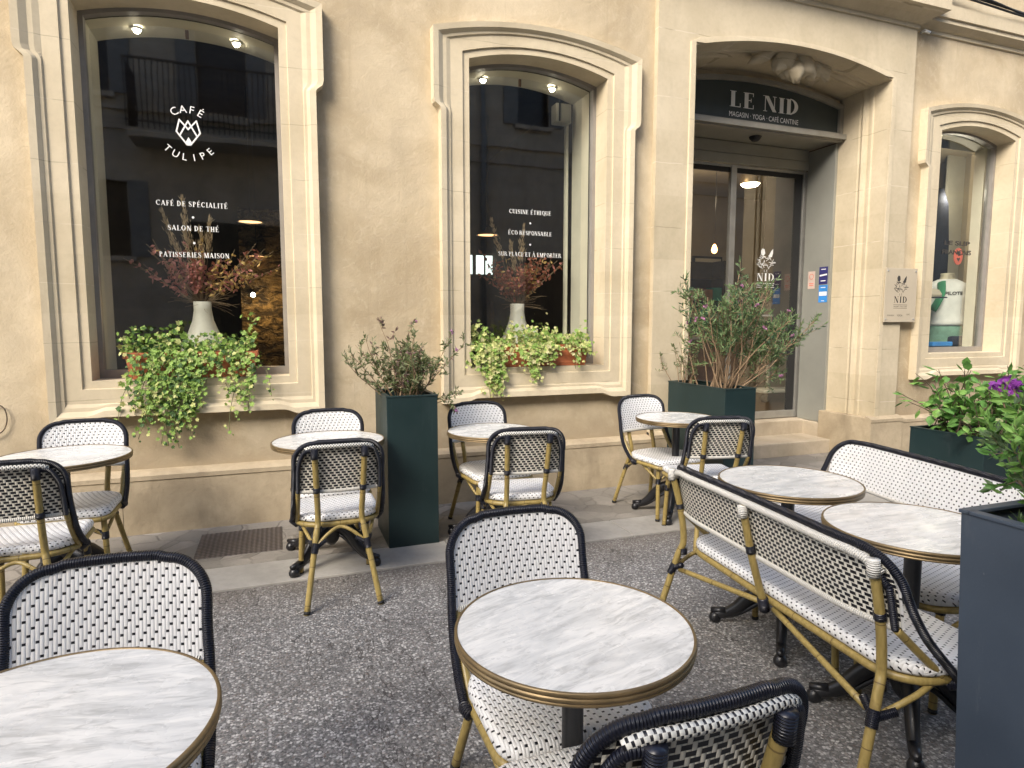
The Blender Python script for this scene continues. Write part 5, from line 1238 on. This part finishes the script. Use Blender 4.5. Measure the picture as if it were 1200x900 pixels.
# ==================================================================== ACROSS THE STREET (seen as reflections in the panes)
op = empty('opposite_building', (0, -5.6, 0), label='grey stone house across the street, reflected in the shop windows', cat='building')
mb = MB(); holes = []; wins = [(-3.6, 6.3, .85, 1.7), (-1.0, 6.0, 1.0, 2.1), (1.2, 6.0, .0, 0), (6.45, 6.6, .85, 1.6), (-3.35, 2.9, .8, 1.6), (-6.5, 6.3, .9, 1.7), (9.2, 6.3, .9, 1.7), (-6.5, 2.4, 1., 2.0), (3.0, 6.3, .8, 1.6), (10, 2.2, 1., 2.)]
for cx_, zb_, w, h in wins:
    if w: holes.append([(cx_-w/2, zb_), (cx_+w/2, zb_), (cx_+w/2, zb_+h), (cx_-w/2, zb_+h)])
mb.fill([[(-45, 0), (45, 0), (45, 9.6), (-45, 9.6)]]+holes, lambda a, b: (a, 0, b))
mb.build('wall', M['opp'], op)
mb = MB(); mb.box((0, -.2, 5.62), (90, .5, .12)); mb.box((0, .03, 6.02), (90, .10, .08)); mb.box((0, .1, 9.55), (90, .5, .2)); mb.build('string_course', M['opp'], op)
for cx_, zb_, w, h in wins:
    if not w: continue
    mb = MB(); mb.box((cx_, -.2, zb_+h/2), (w+.8, .02, h+.8)); f_ = mb.build('window', M['oppdark'], op)
    mb = MB()
    for s_ in (-1, 1): mb.box((cx_+s_*(w/2+.21), .03, zb_+h/2), (.38, .04, h))
    mb.build('shutter', M['oppshut'], f_)
    mb = MB(); mb.box((cx_, .04, zb_-.06), (w+.2, .16, .10)); mb.build('sill', M['opp'], f_)
mb = MB(); mb.box((-1.25, .45, 5.32), (3.0, .9, .16)); bal = mb.build('balcony', M['opp'], op)
mb = MB()
for q in range(31): mb.tube([(-2.75+q*.1, .88, 5.4), (-2.75+q*.1, .88, 6.75)], .012, 6)
mb.box((-1.25, .88, 6.77), (3.05, .04, .04)); mb.box((-1.25, .88, 5.55), (3.05, .03, .03))
for q in range(9): mb.tube([(-2.72, q*.1, 5.4), (-2.72, q*.1, 6.75)], .012, 6); mb.tube([(.22, q*.1, 5.4), (.22, q*.1, 6.75)], .012, 6)
mb.build('railing', M['opprail'], bal)
mb = MB(); mb.tube([(5.05, .08, 0), (5.05, .08, 9.5)], .06, 10); mb.build('drainpipe', M['oppshut'], op)
mb = MB(); mb.box((6.9, .0, 1.6), (1.3, .05, 3.2)); mb.box((-.6, -.02, 1.9), (2.4, .1, 3.6)); mb.build('door', M['oppdark'], op)

# ==================================================================== LIGHT, SKY, CAMERA
w = bpy.data.worlds.new('World'); sc.world = w; w.use_nodes = True; nt = w.node_tree
SUN_EL, SUN_AZ = 38, 230          # azimuth of the sun measured clockwise from +Y (north)
sky = nt.nodes.new('ShaderNodeTexSky'); sky.sky_type = 'NISHITA'; sky.sun_disc = False
sky.sun_elevation = R(SUN_EL); sky.sun_rotation = R(SUN_AZ); sky.air_density = 1.0; sky.dust_density = 3.0; sky.ozone_density = 1.0
bg = nt.nodes['Background']; bg.inputs[1].default_value = .13; nt.links.new(sky.outputs[0], bg.inputs[0])
L = bpy.data.lights.new('sun', 'SUN'); L.energy = 1.5; L.angle = R(26); L.color = (1, .94, .84)
so = bpy.data.objects.new('sun', L); col.objects.link(so)
dv = Vector((math.sin(R(SUN_AZ))*math.cos(R(SUN_EL)), math.cos(R(SUN_AZ))*math.cos(R(SUN_EL)), math.sin(R(SUN_EL))))
so.rotation_euler = dv.to_track_quat('Z', 'Y').to_euler(); so.location = dv*20
cam = bpy.data.cameras.new('camera'); co = bpy.data.objects.new('camera', cam); col.objects.link(co); sc.camera = co
cam.sensor_width = 36; cam.lens = 740/1200*36; cam.clip_start = .05; cam.clip_end = 300
co.location = (0, 0, 1.47); co.rotation_euler = (R(90-5.557), 0, R(-20.2))
vs_ = sc.view_settings; sc.display_settings.display_device = 'sRGB'
vs_.view_transform = 'Standard'; vs_.look = 'None'; vs_.exposure = 1.55; vs_.gamma = 1; vs_.use_curve_mapping = False
sc.cycles.max_bounces = 8; sc.cycles.transparent_max_bounces = 16; sc.cycles.use_denoising = True
sc.cycles.sample_clamp_indirect = 6
